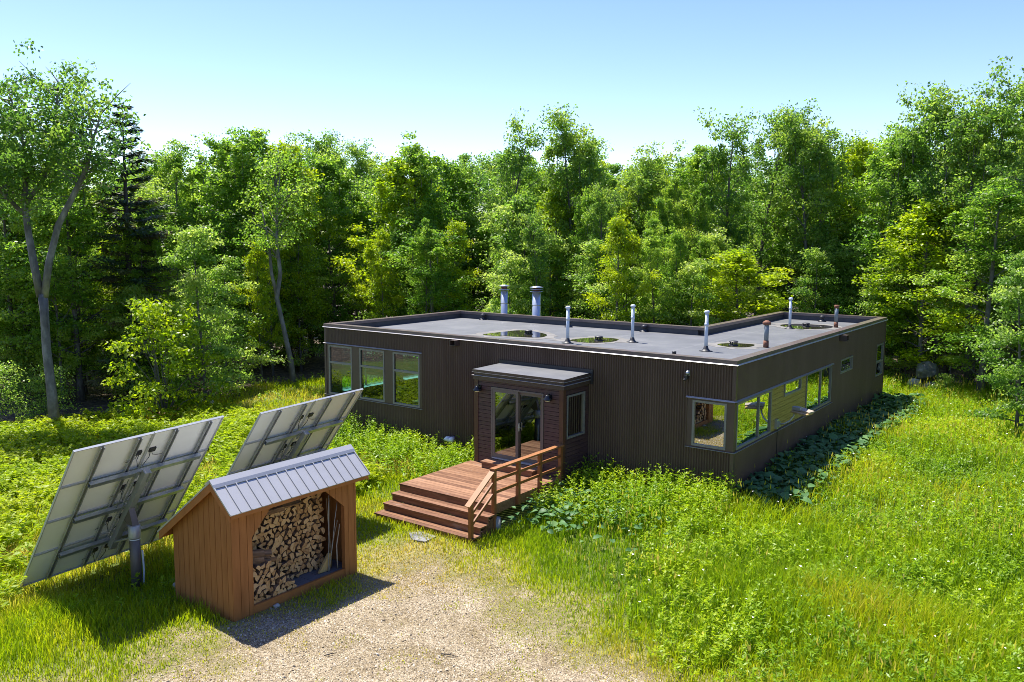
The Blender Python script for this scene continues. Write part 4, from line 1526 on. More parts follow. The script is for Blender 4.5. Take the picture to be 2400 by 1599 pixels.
def solar(center, pbase_x, label):
    cx, cy, cz = center
    roll = math.radians(2.6)
    e = Vector((-.045, 1, 0)).normalized()
    n0 = Vector((-e.y, e.x, 0))
    up = Vector((0, 0, 1)) * math.cos(TILT) - n0 * math.sin(TILT)
    e, up = e * math.cos(roll) + up * math.sin(roll), up * math.cos(roll) - e * math.sin(roll)
    bk = e.cross(up).normalized()
    C = Vector(center)
    px, py = C.x + bk.x * .42 + .02, C.y + .02
    zg = gz(px, py)
    root = thing('solar_array', label, 'solar panels', (px, py, zg), 'pole mounted solar arrays')
    L = lambda u, v, d: C + e * u + up * v + bk * d      # point on the tilted plane, d behind it

    def pbox(mb, u0, u1, v0, v1, d0, d1):
        vs = [L(u, v, d) for d in (d0, d1) for u, v in ((u0, v0), (u1, v0), (u1, v1), (u0, v1))]
        mb.add(vs, [(3, 2, 1, 0), (4, 5, 6, 7), (0, 1, 5, 4), (1, 2, 6, 5), (2, 3, 7, 6), (3, 0, 4, 7)])
    mw, mh = AW / 2, AH / 4
    for r in range(4):
        for c in range(2):
            u0, v1 = -AW / 2 + c * mw, AH / 2 - r * mh
            u1, v0 = u0 + mw, v1 - mh
            g = .006
            mb = MB()
            f = .018
            pbox(mb, u0 + g + f, u1 - g - f, v0 + g + f, v1 - g - f, .004, .010)
            mo = part(root, 'solar_panel', mb, M['backsheet'])
            mb = MB()
            pbox(mb, u0 + g, u0 + g + f, v0 + g, v1 - g, -.004, .042)
            pbox(mb, u1 - g - f, u1 - g, v0 + g, v1 - g, -.004, .042)
            pbox(mb, u0 + g + f, u1 - g - f, v0 + g, v0 + g + f, -.004, .042)
            pbox(mb, u0 + g + f, u1 - g - f, v1 - g - f, v1 - g, -.004, .042)
            part(mo, 'panel_frame', mb, M['alu'])
            mb = MB()
            pbox(mb, u0 + g + f, u1 - g - f, v0 + g + f, v1 - g - f, -.003, .002)
            part(mo, 'cell_face', mb, M['cell'])
            mb = MB()
            uj = u1 - .17 if c == 0 else u0 + .13
            vj = (v0 + v1) / 2 - .02
            pbox(mb, uj - .065, uj + .065, vj - .055, vj + .055, .010, .045)
            part(mo, 'junction_box', mb, M['black'])
            mb = MB()
            s = -1 if c == 0 else 1
            mb.tube([L(uj, vj - .05, .03), L(uj + s * .03, vj - .13, .05), L(uj + s * .12, vj - .17, .05), L(uj + s * .24, vj - .18, .06)], .006, 5)
            mb.tube([L(uj - s * .03, vj - .05, .03), L(uj - s * .02, vj - .2, .05), L(uj - s * .1, vj - .42, .06)], .007, 6)
            part(mo, 'cable', mb, M['black'])
    for k, f_ in enumerate((.165, .40, .645, .89)):
        mb = MB()
        u = -AW / 2 + AW * f_
        e0, e1 = -AH / 2 + .02, AH / 2 - .02
        pbox(mb, u - .033, u - .027, e0, e1, .044, .095)
        pbox(mb, u + .027, u + .033, e0, e1, .044, .095)
        pbox(mb, u - .027, u + .027, e0, e1, .044, .050)
        pbox(mb, u - .044, u - .033, e0, e1, .089, .095)
        pbox(mb, u + .033, u + .044, e0, e1, .089, .095)
        part(root, 'mounting_rail', mb, M['rail'])
    for v in (AH * .26, AH * .0, -AH * .27):
        mb = MB()
        u0, u1 = -AW / 2 + AW * .165 - .03, -AW / 2 + AW * .89 + .06
        pbox(mb, u0, u1, v - .05, v + .05, .117, .124)
        pbox(mb, u0, u1, v - .05, v - .042, .124, .20)
        pbox(mb, u0, u1, v + .042, v + .05, .124, .20)
        pbox(mb, u0, u1, v - .042, v + .042, .195, .20)
        part(root, 'crossbeam', mb, M['steel'])
    mb = MB()
    pbox(mb, -.07, .07, -AH * .30, AH * .29, .202, .32)
    part(root, 'main_beam', mb, M['rail'])
    mb = MB()
    pbox(mb, .04, .07, AH * .22, AH * .29, .321, .34)
    pbox(mb, -.17, -.12, AH * .235, AH * .285, .202, .225)
    mb.tube([L(-.15, AH * .20, .23), L(-.16, 0, .24), L(-.15, -AH * .22, .24)], .012, 6)
    mb.tube([L(-.24, AH * .22, .16), L(-.24, -.1, .18)], .010, 6)
    part(root, 'conduit', mb, M['steel'])
    # post
    hz = L(0, -.12, .36)
    mb = MB()
    mb.tube([(px, py, zg - .2), (px, py, hz.z - .28)], .105, 18)
    po = part(root, 'post', mb, M['postpaint'], True)
    mb = MB()
    mb.lathe(px, py, [(.118, hz.z - .42), (.122, hz.z - .40), (.122, hz.z - .16), (.11, hz.z - .15)], 18)
    part(po, 'sleeve', mb, M['rail'], True)
    mb = MB()
    mb.lathe(px, py, [(.108, zg + 1.0), (.112, zg + 1.0), (.112, zg + 1.02), (.108, zg + 1.02)], 18)
    mb.tube([(px + .09, py + .10, zg + .75), (px + .10, py + .11, zg + .3), (px + .06, py + .10, zg - .1)], .02, 8)
    part(po, 'strap', mb, M['pvc'])
    mb = MB()
    hd = [L(-.06, .10, .31), L(.06, .10, .31), L(.06, -.26, .31), L(-.06, -.26, .31)]
    b_ = hz.z - .17
    lo = [Vector((px - .10, py - .07, b_)), Vector((px - .10, py + .07, b_)), Vector((px + .07, py + .07, b_)), Vector((px + .07, py - .07, b_))]
    mb.add(hd + [lo[0], lo[1], lo[2], lo[3]], [(0, 1, 2, 3), (7, 6, 5, 4), (3, 4, 7, 0), (0, 7, 6, 1), (1, 6, 5, 2), (2, 5, 4, 3)])
    part(root, 'tilt_head', mb, M['postpaint'])
    mb = MB()
    mb.tube([(px - .05, py - .05, hz.z - .42), L(-.03, -AH * .26, .27)], .022, 8)
    part(root, 'tilt_strut', mb, M['rail'])
    return root


solar((-8.74, -10.86, 1.06), 0, 'tilted pole mounted solar array seen from behind, left of the wood shed')
solar((-9.03, -6.62, 1.02), 0, 'tilted pole mounted solar array half hidden behind the wood shed roof')

# stones
def rock(name, loc, size, seed, mt, label, cat='rock', group=None):
    rs = np.random.RandomState(seed)
    import bmesh
    bm = bmesh.new()
    bmesh.ops.create_icosphere(bm, subdivisions=3, radius=1)
    dirs = rs.randn(9, 3)
    dirs /= np.linalg.norm(dirs, axis=1)[:, None]
    offs = rs.uniform(.72, .95, 9)
    for v in bm.verts:
        p = np.array(v.co)
        for d, o_ in zip(dirs, offs):
            s_ = p @ d
            if s_ > o_:
                p = p - d * (s_ - o_) * .85
        p = p * (1 + .04 * rs.randn())
        v.co = Vector(p * np.array(size))
    me = bpy.data.meshes.new(name)
    bm.to_mesh(me)
    bm.free()
    me.materials.append(M[mt])
    o = link(name, me)
    o.location = loc
    o.rotation_euler = (0, 0, rs.uniform(0, 6))
    return tag(o, label, cat, group)


rock('boulder', (.75, 20.4, gz(.75, 20.4) + .85), (.52, .48, .42), 3, 'stone', 'rounded grey boulder perched on stones at the wood edge behind the right wall', 'boulder')
rock('stone', (.35, 20.1, gz(.35, 20.1) + .25), (.30, .30, .33), 5, 'palestone', 'upright pale stone under the left side of the perched boulder')
rock('stone', (1.0, 20.0, gz(1.0, 20.0) + .18), (.42, .34, .25), 6, 'stone', 'low grey stone under the right side of the perched boulder')
rock('stone', (-7.42, -10.55, gz(-7.42, -10.55) + .06), (.11, .10, .13), 7, 'palestone', 'small whitish stone in the shade beside the wood shed')
rock('stone', (-5.05, -9.95, gz(-5.05, -9.95) + .02), (.07, .06, .045), 8, 'palestone', 'small pale stone on the grass before the shed opening')
rock('stone', (-24.4, 1.4, gz(-24.4, 1.4) + .22), (.45, .35, .26), 9, 'palestone', 'pale grey stone by the orange plants at the left wood edge')


# ------------------------------------------------------------------ foliage helpers
def unit(a):
    return a / np.maximum(np.linalg.norm(a, axis=-1, keepdims=True), 1e-9)


def leaf_quads(P, D, Nn, Ln, Wd, tint, fold=.0):
    """P base, D direction, Nn normal: diamond leaves -> verts (N*4,3), quads, tint per vertex"""
    S = unit(np.cross(D, Nn))
    N = len(P)
    V = np.empty((N, 4, 3))
    V[:, 0] = P
    V[:, 1] = P + D * (Ln * .45)[:, None] + S * (Wd * .5)[:, None] + Nn * (Wd * fold)[:, None]
    V[:, 2] = P + D * Ln[:, None]
    V[:, 3] = P + D * (Ln * .45)[:, None] - S * (Wd * .5)[:, None] + Nn * (Wd * fold)[:, None]
    return V.reshape(-1, 3), np.arange(N * 4).reshape(N, 4), np.repeat(tint, 4)


def scatter_leaves(rs, C, R, n, upb, Ln, Wd, tint, flat=.6, jit=.12):
    """n leaves in each cluster: C (K,3), R (K,), tint (K,)"""
    K = len(C)
    idx = np.repeat(np.arange(K), n)
    N = len(idx)
    off = rs.randn(N, 3)
    off = unit(off) * (rs.rand(N, 1) ** .45)
    off[:, 2] *= flat
    P = C[idx] + off * R[idx][:, None]
    Nn = unit(np.array([0, 0, 1.0]) * upb + rs.randn(N, 3) * .55 + off * .5)
    D = rs.randn(N, 3) + off * .8
    D[:, 2] -= .35
    D = D - Nn * (D * Nn).sum(1, keepdims=True)
    D = unit(D)
    t = np.clip(tint[idx] + rs.randn(N) * jit, 0, 1)
    return leaf_quads(P, D, Nn, Ln * rs.uniform(.7, 1.3, N), Wd * rs.uniform(.7, 1.3, N), t)


def make_tree(seed, H=13.5, R=2.6, base=.28, style='maple', leafmatn='leaf_maple', bark='bark', nl=46, nb=34, lean=.35, twin=False, Ln=.17, Wd=.11, dead=0, tr=1.0):
    """returns (trunk mesh, crown mesh) about the origin"""
    rs = np.random.RandomState(seed)
    tm = MB()
    C, CR_, CT = [], [], []

    def stem(p0, h, r, sway, dirv):
        pts = []
        for i in range(9):
            f = i / 8
            pts.append(np.array([p0[0] + dirv[0] * h * f + sway[0] * math.sin(f * 4.2 + sway[2]) * f, p0[1] + dirv[1] * h * f + sway[1] * math.sin(f * 3.7 + sway[2]) * f, p0[2] + h * f]))
        rad = [r * (1 - .86 * (i / 8) ** .9) * (1.35 if i == 0 else 1) for i in range(9)]
        tm.tube(pts, rad, 9)
        return np.array(pts), rad

    stems = []
    r0 = (.0095 * H + .04) * tr
    sw = (rs.uniform(-lean, lean), rs.uniform(-lean, lean), rs.uniform(0, 6))
    stems.append(stem((0, 0, -.15), H, r0, sw, (rs.uniform(-.03, .03), rs.uniform(-.03, .03))) + (H,))
    if twin:
        a = rs.uniform(0, 6.28)
        stems.append(stem((.15 * math.cos(a), .15 * math.sin(a), -.1), H * .92, r0 * .85, (-sw[0], -sw[1], sw[2] + 2), (.10 * math.cos(a), .10 * math.sin(a))) + (H * .92,))
    ph = rs.uniform(0, 6.28, 6)

    def lump(az, g):
        return .62 + .30 * math.sin(2 * az + ph[0] + 5 * g) + .26 * math.sin(3 * az + ph[1] - 7 * g) + .24 * math.sin(9 * g + ph[2] + az) + .12
    for pts, rad, hh in stems:
        for k in range(nb):
            f = base + (1 - base) * ((k + rs.rand()) / nb) * .98
            h = f * hh
            i = min(int(f * 8), 7)
            fr = f * 8 - i
            p = pts[i] * (1 - fr) + pts[i + 1] * fr
            g = (f - base) / (1 - base)
            if style == 'maple':
                prof = math.sin(math.pi * min(1, .12 + g * .88)) ** .6 * (1.05 - .35 * g)
            elif style == 'ash':
                prof = (.45 + .75 * g) * (1 - max(0, g - .72) / .28 * .75)
            elif style == 'beech':
                prof = (1.0 - g * .72) * (.55 + .65 * rs.rand())
            else:
                prof = 1 - g
            az = k * 2.399963 + rs.uniform(-.5, .5)
            L = R * prof * rs.uniform(.75, 1.15) * (1 * (.75 + .5 * lump(az, g)) if style == 'beech' else max(.42, min(1.45, lump(az, g) + .25))) + .25
            el = {'maple': .35 + .75 * g, 'ash': .65 + .45 * g, 'beech': .10 + .5 * g}.get(style, .3) + rs.uniform(-.15, .15)
            d = np.array([math.cos(az) * math.cos(el), math.sin(az) * math.cos(el), math.sin(el)])
            bp = []
            q = p.copy()
            dd = d.copy()
            for s in range(5):
                bp.append(q.copy())
                q = q + dd * L / 4
                dd = unit(dd + rs.randn(3) * .16 + np.array([0, 0, .10 if style != 'beech' else -.03]))
            br = max(.012, rad[i] * .42 * (1 - .35 * g))
            tm.tube(bp, [br, br * .8, br * .6, br * .4, .006], 5, caps=False)
            bp = np.array(bp)
            ct = rs.uniform(.15, .85)
            ntw = 2 + int(L * (1.1 if style != 'beech' else 1.6))
            for s in range(ntw):
                t = .32 + .68 * (s + rs.rand()) / ntw
                j = min(int(t * 4), 3)
                q = bp[j] * (1 - (t * 4 - j)) + bp[j + 1] * (t * 4 - j)
                side = unit(np.cross(d, [0, 0, 1])) * (1 if s % 2 else -1)
                tl = L * .38 * rs.uniform(.5, 1.1) * (1.1 - .5 * t)
                td = unit(d * .7 + side + rs.randn(3) * .25 + np.array([0, 0, .15]))
                e = q + td * tl
                if L > 1 and rs.rand() < .6:
                    tm.tube([q, (q + e) / 2 + rs.randn(3) * .04, e], [.014, .010, .005], 4, caps=False)
                if rs.rand() < dead:
                    continue
                for (cc, cr) in ((e, rs.uniform(.34, .66)), (q + td * tl * .4, rs.uniform(.2, .36)))[:1 if rs.rand() < .45 else 2]:
                    C.append(cc)
                    CR_.append(cr)
                    CT.append(np.clip(ct + rs.randn() * .13, 0, 1))
        tp = pts[-1]
        if style != 'beech':
            for s in range(9):
                a_, rr_ = rs.uniform(0, 6.28), R * .62 * math.sqrt(rs.rand())
                b0 = tp + np.array([rr_ * math.cos(a_), rr_ * math.sin(a_), -.5 - .75 * rr_])
                hs_ = rs.uniform(.5, 1.3)
                tm.tube([b0 - np.array([0, 0, .8]), b0, b0 + np.array([0, 0, hs_])], [.02, .014, .004], 4, caps=False)
                for q in range(4):
                    C.append(b0 + np.array([rs.randn() * .06, rs.randn() * .06, hs_ * (q + .4) / 4]))
                    CR_.append(.34 - .06 * q)
                    CT.append(rs.uniform(.3, .8))
        for s in range(4):
            C.append(tp + rs.randn(3) * np.array([.22, .22, .3]) + np.array([0, 0, .05]))
            CR_.append(rs.uniform(.22, .4))
            CT.append(rs.uniform(.4, .9))
    C, CR_, CT = np.array(C), np.array(CR_), np.array(CT)
    flat = {'maple': .50, 'ash': .62, 'beech': .34}.get(style, .5)
    upb = {'maple': .55, 'ash': .4, 'beech': .9}.get(style, .6)
    V, Q, T = scatter_leaves(rs, C, CR_ * (1.25 if style == 'beech' else 1.3), nl, upb, Ln, Wd, CT, flat)
    return tm.mesh('trunk', M[bark], smooth=True), npmesh('crown', V, [Q], M[leafmatn], T)


def make_spruce(seed, H=13, R=2.4, bare=.30, brown=.2):
    rs = np.random.RandomState(seed)
    tm = MB()
    tm.tube([(0, 0, -.2), (.03, 0, H * .3), (0, .04, H * .65), (0, 0, H)], [.20, .15, .09, .015], 9)
    P, D, Nn, T = [], [], [], []
    z = H * .12
    while z < H * .99:
        g = z / H
        nbr = rs.randint(5, 8)
        for k in range(nbr):
            az = rs.uniform(0, 6.28)
            L = R * (1 - g) ** .8 * rs.uniform(.55, 1.1) + .15
            droop = -.28 + .65 * g + rs.uniform(-.1, .1)
            d = np.array([math.cos(az), math.sin(az), droop])
            d = unit(d)
            p0 = np.array([0, 0, z])
            mid = p0 + d * L * .55
            end = p0 + d * L + np.array([0, 0, .10 * L])
            tm.tube([p0, mid, end], [.022, .014, .005], 4, caps=False)
            if g < bare and rs.rand() < .75:
                continue
            side = unit(np.cross(d, [0, 0, 1.0]))
            n = int(16 + 60 * L)
            t = rs.uniform(.22, 1.0, n)
            pos = np.where(t[:, None] < .55, p0 + (mid - p0) * (t / .55)[:, None], mid + (end - mid) * ((t - .55) / .45)[:, None])
            sgn = rs.choice([-1, 1], n)
            dl = unit(d * .6 + side[None] * sgn[:, None] * rs.uniform(.3, 1.0, n)[:, None] + np.array([0, 0, -.35]) + rs.randn(n, 3) * .18)
            pos = pos + dl * rs.uniform(0, .25, n)[:, None] * L * .5
            P.append(pos)
            D.append(dl)
            nn = unit(np.array([0, 0, 1.0]) + rs.randn(n, 3) * .45)
            nn = unit(nn - dl * (nn * dl).sum(1, keepdims=True))
            Nn.append(nn)
            T.append(np.clip(rs.uniform(.1, .6) + rs.randn(n) * .15 + (.45 if g < bare + brown and rs.rand() < .6 else 0), 0, 1))
        z += .30 + .10 * rs.rand()
    P, D, Nn, T = (np.concatenate(a) for a in (P, D, Nn, T))
    N = len(P)
    V, Q, T = leaf_quads(P, D, Nn, rs.uniform(.18, .34, N), rs.uniform(.05, .10, N), T)
    return tm.mesh('trunk', M['darkbark'], smooth=True), npmesh('crown', V, [Q], M['needle'], T)


def make_bush(seed, H=2.6, R=1.3, mt='leaf_beech', bark='bark', nl=64, n=44, Ln=.10, Wd=.065):
    rs = np.random.RandomState(seed)
    tm = MB()
    C, CR_, CT = [], [], []
    for k in range(n):
        az = rs.uniform(0, 6.28)
        g = (k + .5) / n
        rr = R * math.sqrt(rs.rand()) * (1.05 - .6 * g)
        p = np.array([rr * math.cos(az), rr * math.sin(az), .25 + H * g * .95])
        if k % 3 == 0:
            tm.tube([(0, 0, -.1), (p[0] * .35, p[1] * .35, p[2] * .55), p], [.022, .014, .005], 5, caps=False)
        C.append(p)
        CR_.append(rs.uniform(.35, .65))
        CT.append(rs.uniform(.2, .8))
    V, Q, T = scatter_leaves(rs, np.array(C), np.array(CR_), nl, .7, Ln, Wd, np.array(CT), .38)
    return tm.mesh('stem', M[bark], smooth=True), npmesh('foliage', V, [Q], M[mt], T)


PROTO = {}
for i in range(5):
    PROTO['maple%d' % i] = make_tree(100 + i, H=13.5, R=3.0, base=.12, style='maple', leafmatn='leaf_maple', nl=(82, 100, 76, 112, 70)[i], nb=(36, 32, 40, 30, 44)[i], Ln=(.16, .138, .17, .13, .18)[i], Wd=(.102, .088, .108, .085, .112)[i], lean=.5)
    PROTO['ash%d' % i] = make_tree(200 + i, H=14.5, R=2.8, base=.38, style='ash', leafmatn='leaf_ash', bark='bark', nl=46, nb=26, lean=.7, twin=(i == 1), Ln=.18, Wd=.11, tr=1.15)
    PROTO['beech%d' % i] = make_tree(300 + i, H=6.5, R=2.0, base=.10, style='beech', leafmatn='leaf_beech', nl=62, nb=30, Ln=.14, Wd=.09, lean=.45)
for i in range(2):
    PROTO['yellow%d' % i] = make_tree(400 + i, H=12.5, R=2.9, base=.12, style='maple', leafmatn='leaf_yellow', nl=66, nb=34, Ln=.18, Wd=.115, lean=.5)
    PROTO['bush%d' % i] = make_bush(500 + i)
PROTO['yellowbush0'] = make_bush(510, H=3.6, R=1.9, mt='leaf_yellow', n=70, nl=70, Ln=.13, Wd=.085)
PROTO['spruce0'] = make_spruce(600, 13, 3.2, .42, .35)
PROTO['spruce1'] = make_spruce(601, 12, 2.0, .1, .1)
PH_ = {'maple': 13.5, 'ash': 14.5, 'beech': 6.5, 'yellow': 12.5, 'bush': 2.8, 'yellowbush': 3.8, 'spruce': 13.0}
USED = {}


def put_tree(proto, x, y, h, label, cat, group=None, rz=None, wide=1.0, rs=random.Random(77)):
    kind = proto.rstrip('0123456789')
    nm = {'maple': 'maple_tree', 'ash': 'ash_tree', 'beech': 'beech_sapling', 'yellow': 'birch_tree', 'bush': 'shrub', 'yellowbush': 'shrub', 'spruce': 'spruce_tree'}[kind]
    r = thing(nm, label, cat, (x, y, gz(x, y) - .05), group)
    tn, cn = ('stem', 'foliage') if 'bush' in kind else ('trunk', 'crown')
    link(tn, PROTO[proto][0], r)
    link(cn, PROTO[proto][1], r)
    s = h / (PH_[kind] + (.9 if kind in ('maple', 'ash', 'yellow') else 0))
    r.scale = (s * wide, s * wide, s)
    r.rotation_euler = (rs.uniform(-.05, .05), rs.uniform(-.05, .05), rs.uniform(0, 6.28) if rz is None else rz)
    return r


def at(col, dist):
    """ground point in the direction of display column col (photo shown 2353 wide), dist metres out"""
    px = col * 1.02
    d = CF * FPX + CR * (px - PW / 2)
    d = Vector((d.x, d.y)).normalized()
    return CAM_LOC[0] + d.x * dist, CAM_LOC[1] + d.y * dist


def top_h(col, row, dist, x, y):
    """tree height so that its tip stands at display row"""
    px, py = col * 1.02, row * 1.02
    d = CF * FPX + CR * (px - PW / 2) + CU * (PH / 2 - py)
    s = dist / math.hypot(d.x, d.y)
    return CAM_LOC[2] + d.z * s - gz(x, y)


# front row: column, tip row, distance, kind, label
FRONT = [
    (430, 315, 52, 'maple1', 'broad leafy tree just right of the bare trunked spruce'),
    (508, 292, 50, 'maple0', 'tall rounded maple left of the highest crown behind the solar arrays'),
    (585, 272, 49, 'maple2', 'highest rounded maple crown above the two solar arrays'),
    (665, 305, 48, 'yellow1', 'yellow green tree in the gap right of the highest maple crown'),
    (715, 292, 53, 'ash0', 'slender spiky topped tree above the left end of the house'),
    (775, 330, 50, 'maple4', 'leafy maple just above the left corner of the house roof'),
    (845, 338, 60, 'ash1', 'thin lone tree top standing in the dip of the skyline'),
    (905, 345, 48, 'yellow0', 'bright green tree left of the pointed maple behind the house'),
    (965, 305, 47, 'maple0', 'pointed topped maple behind the left part of the house roof'),
    (1030, 345, 50, 'maple2', 'leafy tree just left of the pair of steel chimneys'),
    (1150, 290, 46, 'ash2', 'tall tree with spreading top rising above the steel chimneys'),
    (1085, 372, 52, 'ash0', 'small crowned tree in the gap over the left steel chimney'),
    (1220, 350, 50, 'maple1', 'leafy tree directly behind the right hand steel chimney'),
    (1300, 272, 47, 'ash1', 'tall open crowned tree with a dark trunk right of the chimneys'),
    (1385, 352, 52, 'maple0', 'low leafy tree right of the tall open crowned one'),
    (1450, 350, 46, 'ash3', 'straight dark trunked tree behind the middle of the roof'),
    (1520, 352, 50, 'yellow0', 'yellow green tree behind the inner corner of the roof'),
    (1585, 318, 48, 'maple3', 'leafy tree left of the group of bare forked trunks'),
    (1660, 285, 47, 'ash2', 'tall tree with bare forked trunks behind the right roof wing'),
    (1735, 252, 48, 'ash0', 'highest open crowned tree behind the right roof wing'),
    (1800, 300, 50, 'maple4', 'leafy tree between the two spiky tops at right'),
    (1850, 262, 46, 'ash1', 'spiky topped tree above the rear corner of the house'),
    (1940, 298, 49, 'yellow1', 'yellow tinged rounded tree right of the spiky top'),
    (2010, 285, 45, 'maple0', 'leafy tree above the right end of the house'),
    (2075, 238, 44, 'ash2', 'tall tree on the rising skyline at right'),
    (2150, 218, 43, 'ash3', 'second tall crown on the rising right skyline, above the perched boulder'),
    (2235, 215, 42, 'ash1', 'tall slim tree near the right edge of the wood'),
    (2325, 180, 40, 'ash4', 'tallest tree at the far right of the view'),
    (2120, 440, 41, 'yellow1', 'bright yellow green layered maple above the perched boulder'),
    (2260, 400, 39, 'maple1', 'dark leafy maple filling the right edge of the wood'),
    (30, 300, 44, 'maple2', 'leafy tree at the far left behind the forked grey trunk'),
    (180, 330, 42, 'maple0', 'leafy tree between the forked grey trunk and the spruce'),
    (1000, 520, 42, 'maple1', 'lower leafy tree behind the rear left corner of the house'),
    (1700, 560, 40, 'yellow0', 'young pale green tree close behind the right roof wing'),
]
for (c, r_, d, k, lab) in FRONT:
    x, y = at(c, d)
    h = top_h(c, r_, d, x, y)
    wd = {'ash': .95, 'maple': 1.05}.get(k.rstrip('012'), 1.0)
    put_tree(k, x, y, h, lab, 'tree', 'trees of the front row at the wood edge', wide=wd * max(1, 13.5 / h * .95))

# the left side: forked grey tree, spruce, leaning trunk, dead bush
x, y = at(112, 36.3)
ft = thing('forked_tree', 'big forked tree with pale grey twin trunks at the left edge of the clearing', 'tree', (x, y, gz(x, y) - .1))
rsf = np.random.RandomState(9)
rx, ry = CR.x, CR.y


def fpt(s, z, dep=0.0):
    """point of the forked tree: s metres to the right, z up"""
    return np.array([rx * s + CF.x * dep, ry * s + CF.y * dep, z])


tm = MB()
tm.tube([fpt(.05, -.2), fpt(.0, 1.5), fpt(-.10, 3.2), fpt(-.10, 4.4), fpt(-.12, 5.3)], [.23, .175, .155, .15, .17], 12)
s1 = [fpt(-.20, 5.2), fpt(-.38, 6.4), fpt(-.52, 7.6), fpt(-.62, 8.8), fpt(-.55, 10.0, .3), fpt(-.8, 11.4, .4), fpt(-1.2, 13.0, .4)]
s2 = [fpt(-.06, 5.2), fpt(.18, 6.5), fpt(.62, 7.9), fpt(1.3, 9.1), fpt(1.9, 10.0, -.2), fpt(2.15, 10.8, -.3), fpt(2.6, 12.0, -.3)]
s3 = [fpt(-.60, 8.6), fpt(.0, 9.6, .3), fpt(.35, 10.8, .4), fpt(.5, 12.2, .5), fpt(.7, 13.2, .5)]
s4 = [fpt(-.56, 8.2), fpt(-1.3, 9.2, -.4), fpt(-1.9, 10.6, -.5), fpt(-2.3, 12.9, -.5)]
tm.tube(s1, [.15, .135, .12, .105, .08, .05, .02], 10)
tm.tube(s2, [.14, .125, .115, .10, .075, .05, .02], 10)
tm.tube(s3, [.09, .08, .07, .05, .02], 8)
tm.tube(s4, [.09, .07, .05, .02], 8)
C, CR2, CT = [], [], []
for st_, f0 in ((s1, .40), (s2, .50), (s3, .10), (s4, .15)):
    st_ = np.array(st_)
    nseg = len(st_) - 1
    for k in range(34):
        f = f0 + (1.0 - f0) * (k + rsf.rand()) / 34
        i = min(int(f * nseg), nseg - 1)
        p = st_[i] + (st_[i + 1] - st_[i]) * (f * nseg - i)
        az, el = rsf.uniform(0, 6.28), rsf.uniform(.0, .9)
        L = rsf.uniform(.7, 2.5) * (1.2 - .5 * f)
        d = np.array([math.cos(az) * math.cos(el), math.sin(az) * math.cos(el), math.sin(el)])
        e = p + d * L
        tm.tube([p, p + d * L * .5 + np.array([0, 0, .05]), e], [.03, .018, .006], 5, caps=False)
        ct = rsf.uniform(.1, .7)
        for q in range(3):
            C.append(p + d * L * rsf.uniform(.5, 1.12) + rsf.randn(3) * .30)
            CR2.append(rsf.uniform(.3, .55))
            CT.append(np.clip(ct + rsf.randn() * .12, 0, 1))
V, Q, T = scatter_leaves(rsf, np.array(C), np.array(CR2) * 1.1, 40, .3, .15, .095, np.array(CT), .7)
link('trunk', tm.mesh('trunk', M['palebark'], smooth=True), ft)
link('crown', npmesh('crown', V, [Q], M['leaf_ash'], T), ft)

x, y = at(300, 42)
put_tree('spruce0', x, y, top_h(300, 240, 42, x, y), 'dark ragged spruce with a bare lower trunk left of the leafy wall', 'tree', rz=1.0, wide=1.05)
x, y = at(668, 42.5)
lt = thing('leaning_tree', 'bent grey trunked tree at the wood edge behind the left end of the house', 'tree', (x, y, gz(x, y) - .1))
tm = MB()
sl_ = [fpt(.10, -.2), fpt(.0, 1.2), fpt(-.35, 3.0), fpt(-.62, 4.4), fpt(-.42, 5.6), fpt(-.55, 7.0), fpt(-.5, 8.6), fpt(-.3, 10.5)]
tm.tube(sl_, [.18, .135, .115, .11, .10, .08, .05, .02], 10)
tm.tube([fpt(-.62, 4.4), fpt(-.85, 5.6), fpt(-.95, 7.2), fpt(-1.3, 9)], [.09, .08, .05, .02], 8)
C, CR2, CT = [], [], []
for k in range(70):
    p = fpt(-.5 + rsf.randn() * .9, 7.0 + 4.3 * rsf.rand(), rsf.randn() * .9)
    C.append(p)
    CR2.append(rsf.uniform(.35, .6))
    CT.append(rsf.uniform(.2, .8))
    if k % 2:
        b = fpt(-.5, p[2] - .8)
        tm.tube([b, (b + p) / 2 + np.array([0, 0, .1]), p], [.03, .018, .006], 5, caps=False)
V, Q, T = scatter_leaves(rsf, np.array(C), np.array(CR2) * 1.3, 60, .35, .13, .085, np.array(CT), .6)
link('trunk', tm.mesh('trunk', M['palebark'], smooth=True), lt)
link('crown', npmesh('crown', V, [Q], M['leaf_maple'], T), lt)

x, y = at(352, 38.5)
tm = MB()
for k in range(60):
    az, el = rsf.uniform(0, 6.28), rsf.uniform(.5, 1.4)
    d = np.array([math.cos(az) * math.cos(el), math.sin(az) * math.cos(el), math.sin(el)])
    b = np.array([0, 0, rsf.uniform(2.2, 4.0)])
    p = b + d * rsf.uniform(.8, 1.7)
    tm.tube([b, b + d * .5 + rsf.randn(3) * .08, p], [.018, .012, .005], 4, caps=False)
    tm.tube([(b + p) / 2, (b + p) / 2 + unit(d + rsf.randn(3) * .7) * .6], [.010, .004], 4, caps=False)
tm.tube([(0, 0, -.1), (.05, 0, 2), (0, 0, 4.2)], [.06, .05, .02], 7)
o = link('dead_bush', tm.mesh('dead_bush', M['deadtwig']))
o.location = (x, y, gz(x, y))
tag(o, 'bare grey dead bush of fine twigs beside the foot of the spruce', 'dead bush')
x, y = at(372, 36.5)
put_tree('yellowbush0', x, y, 5.0, 'bright yellow green tall shrub in front of the spruce at left', 'shrub', wide=.95)
x, y = at(468, 38.0)
put_tree('beech0', x, y, 7.8, 'yellowish layered sapling right of the bright yellow green shrub', 'tree', wide=.75)
x, y = at(2352, 31)
put_tree('beech1', x, y, 5.6, 'pale layered sapling reaching into the view at the right edge', 'tree', wide=.8)
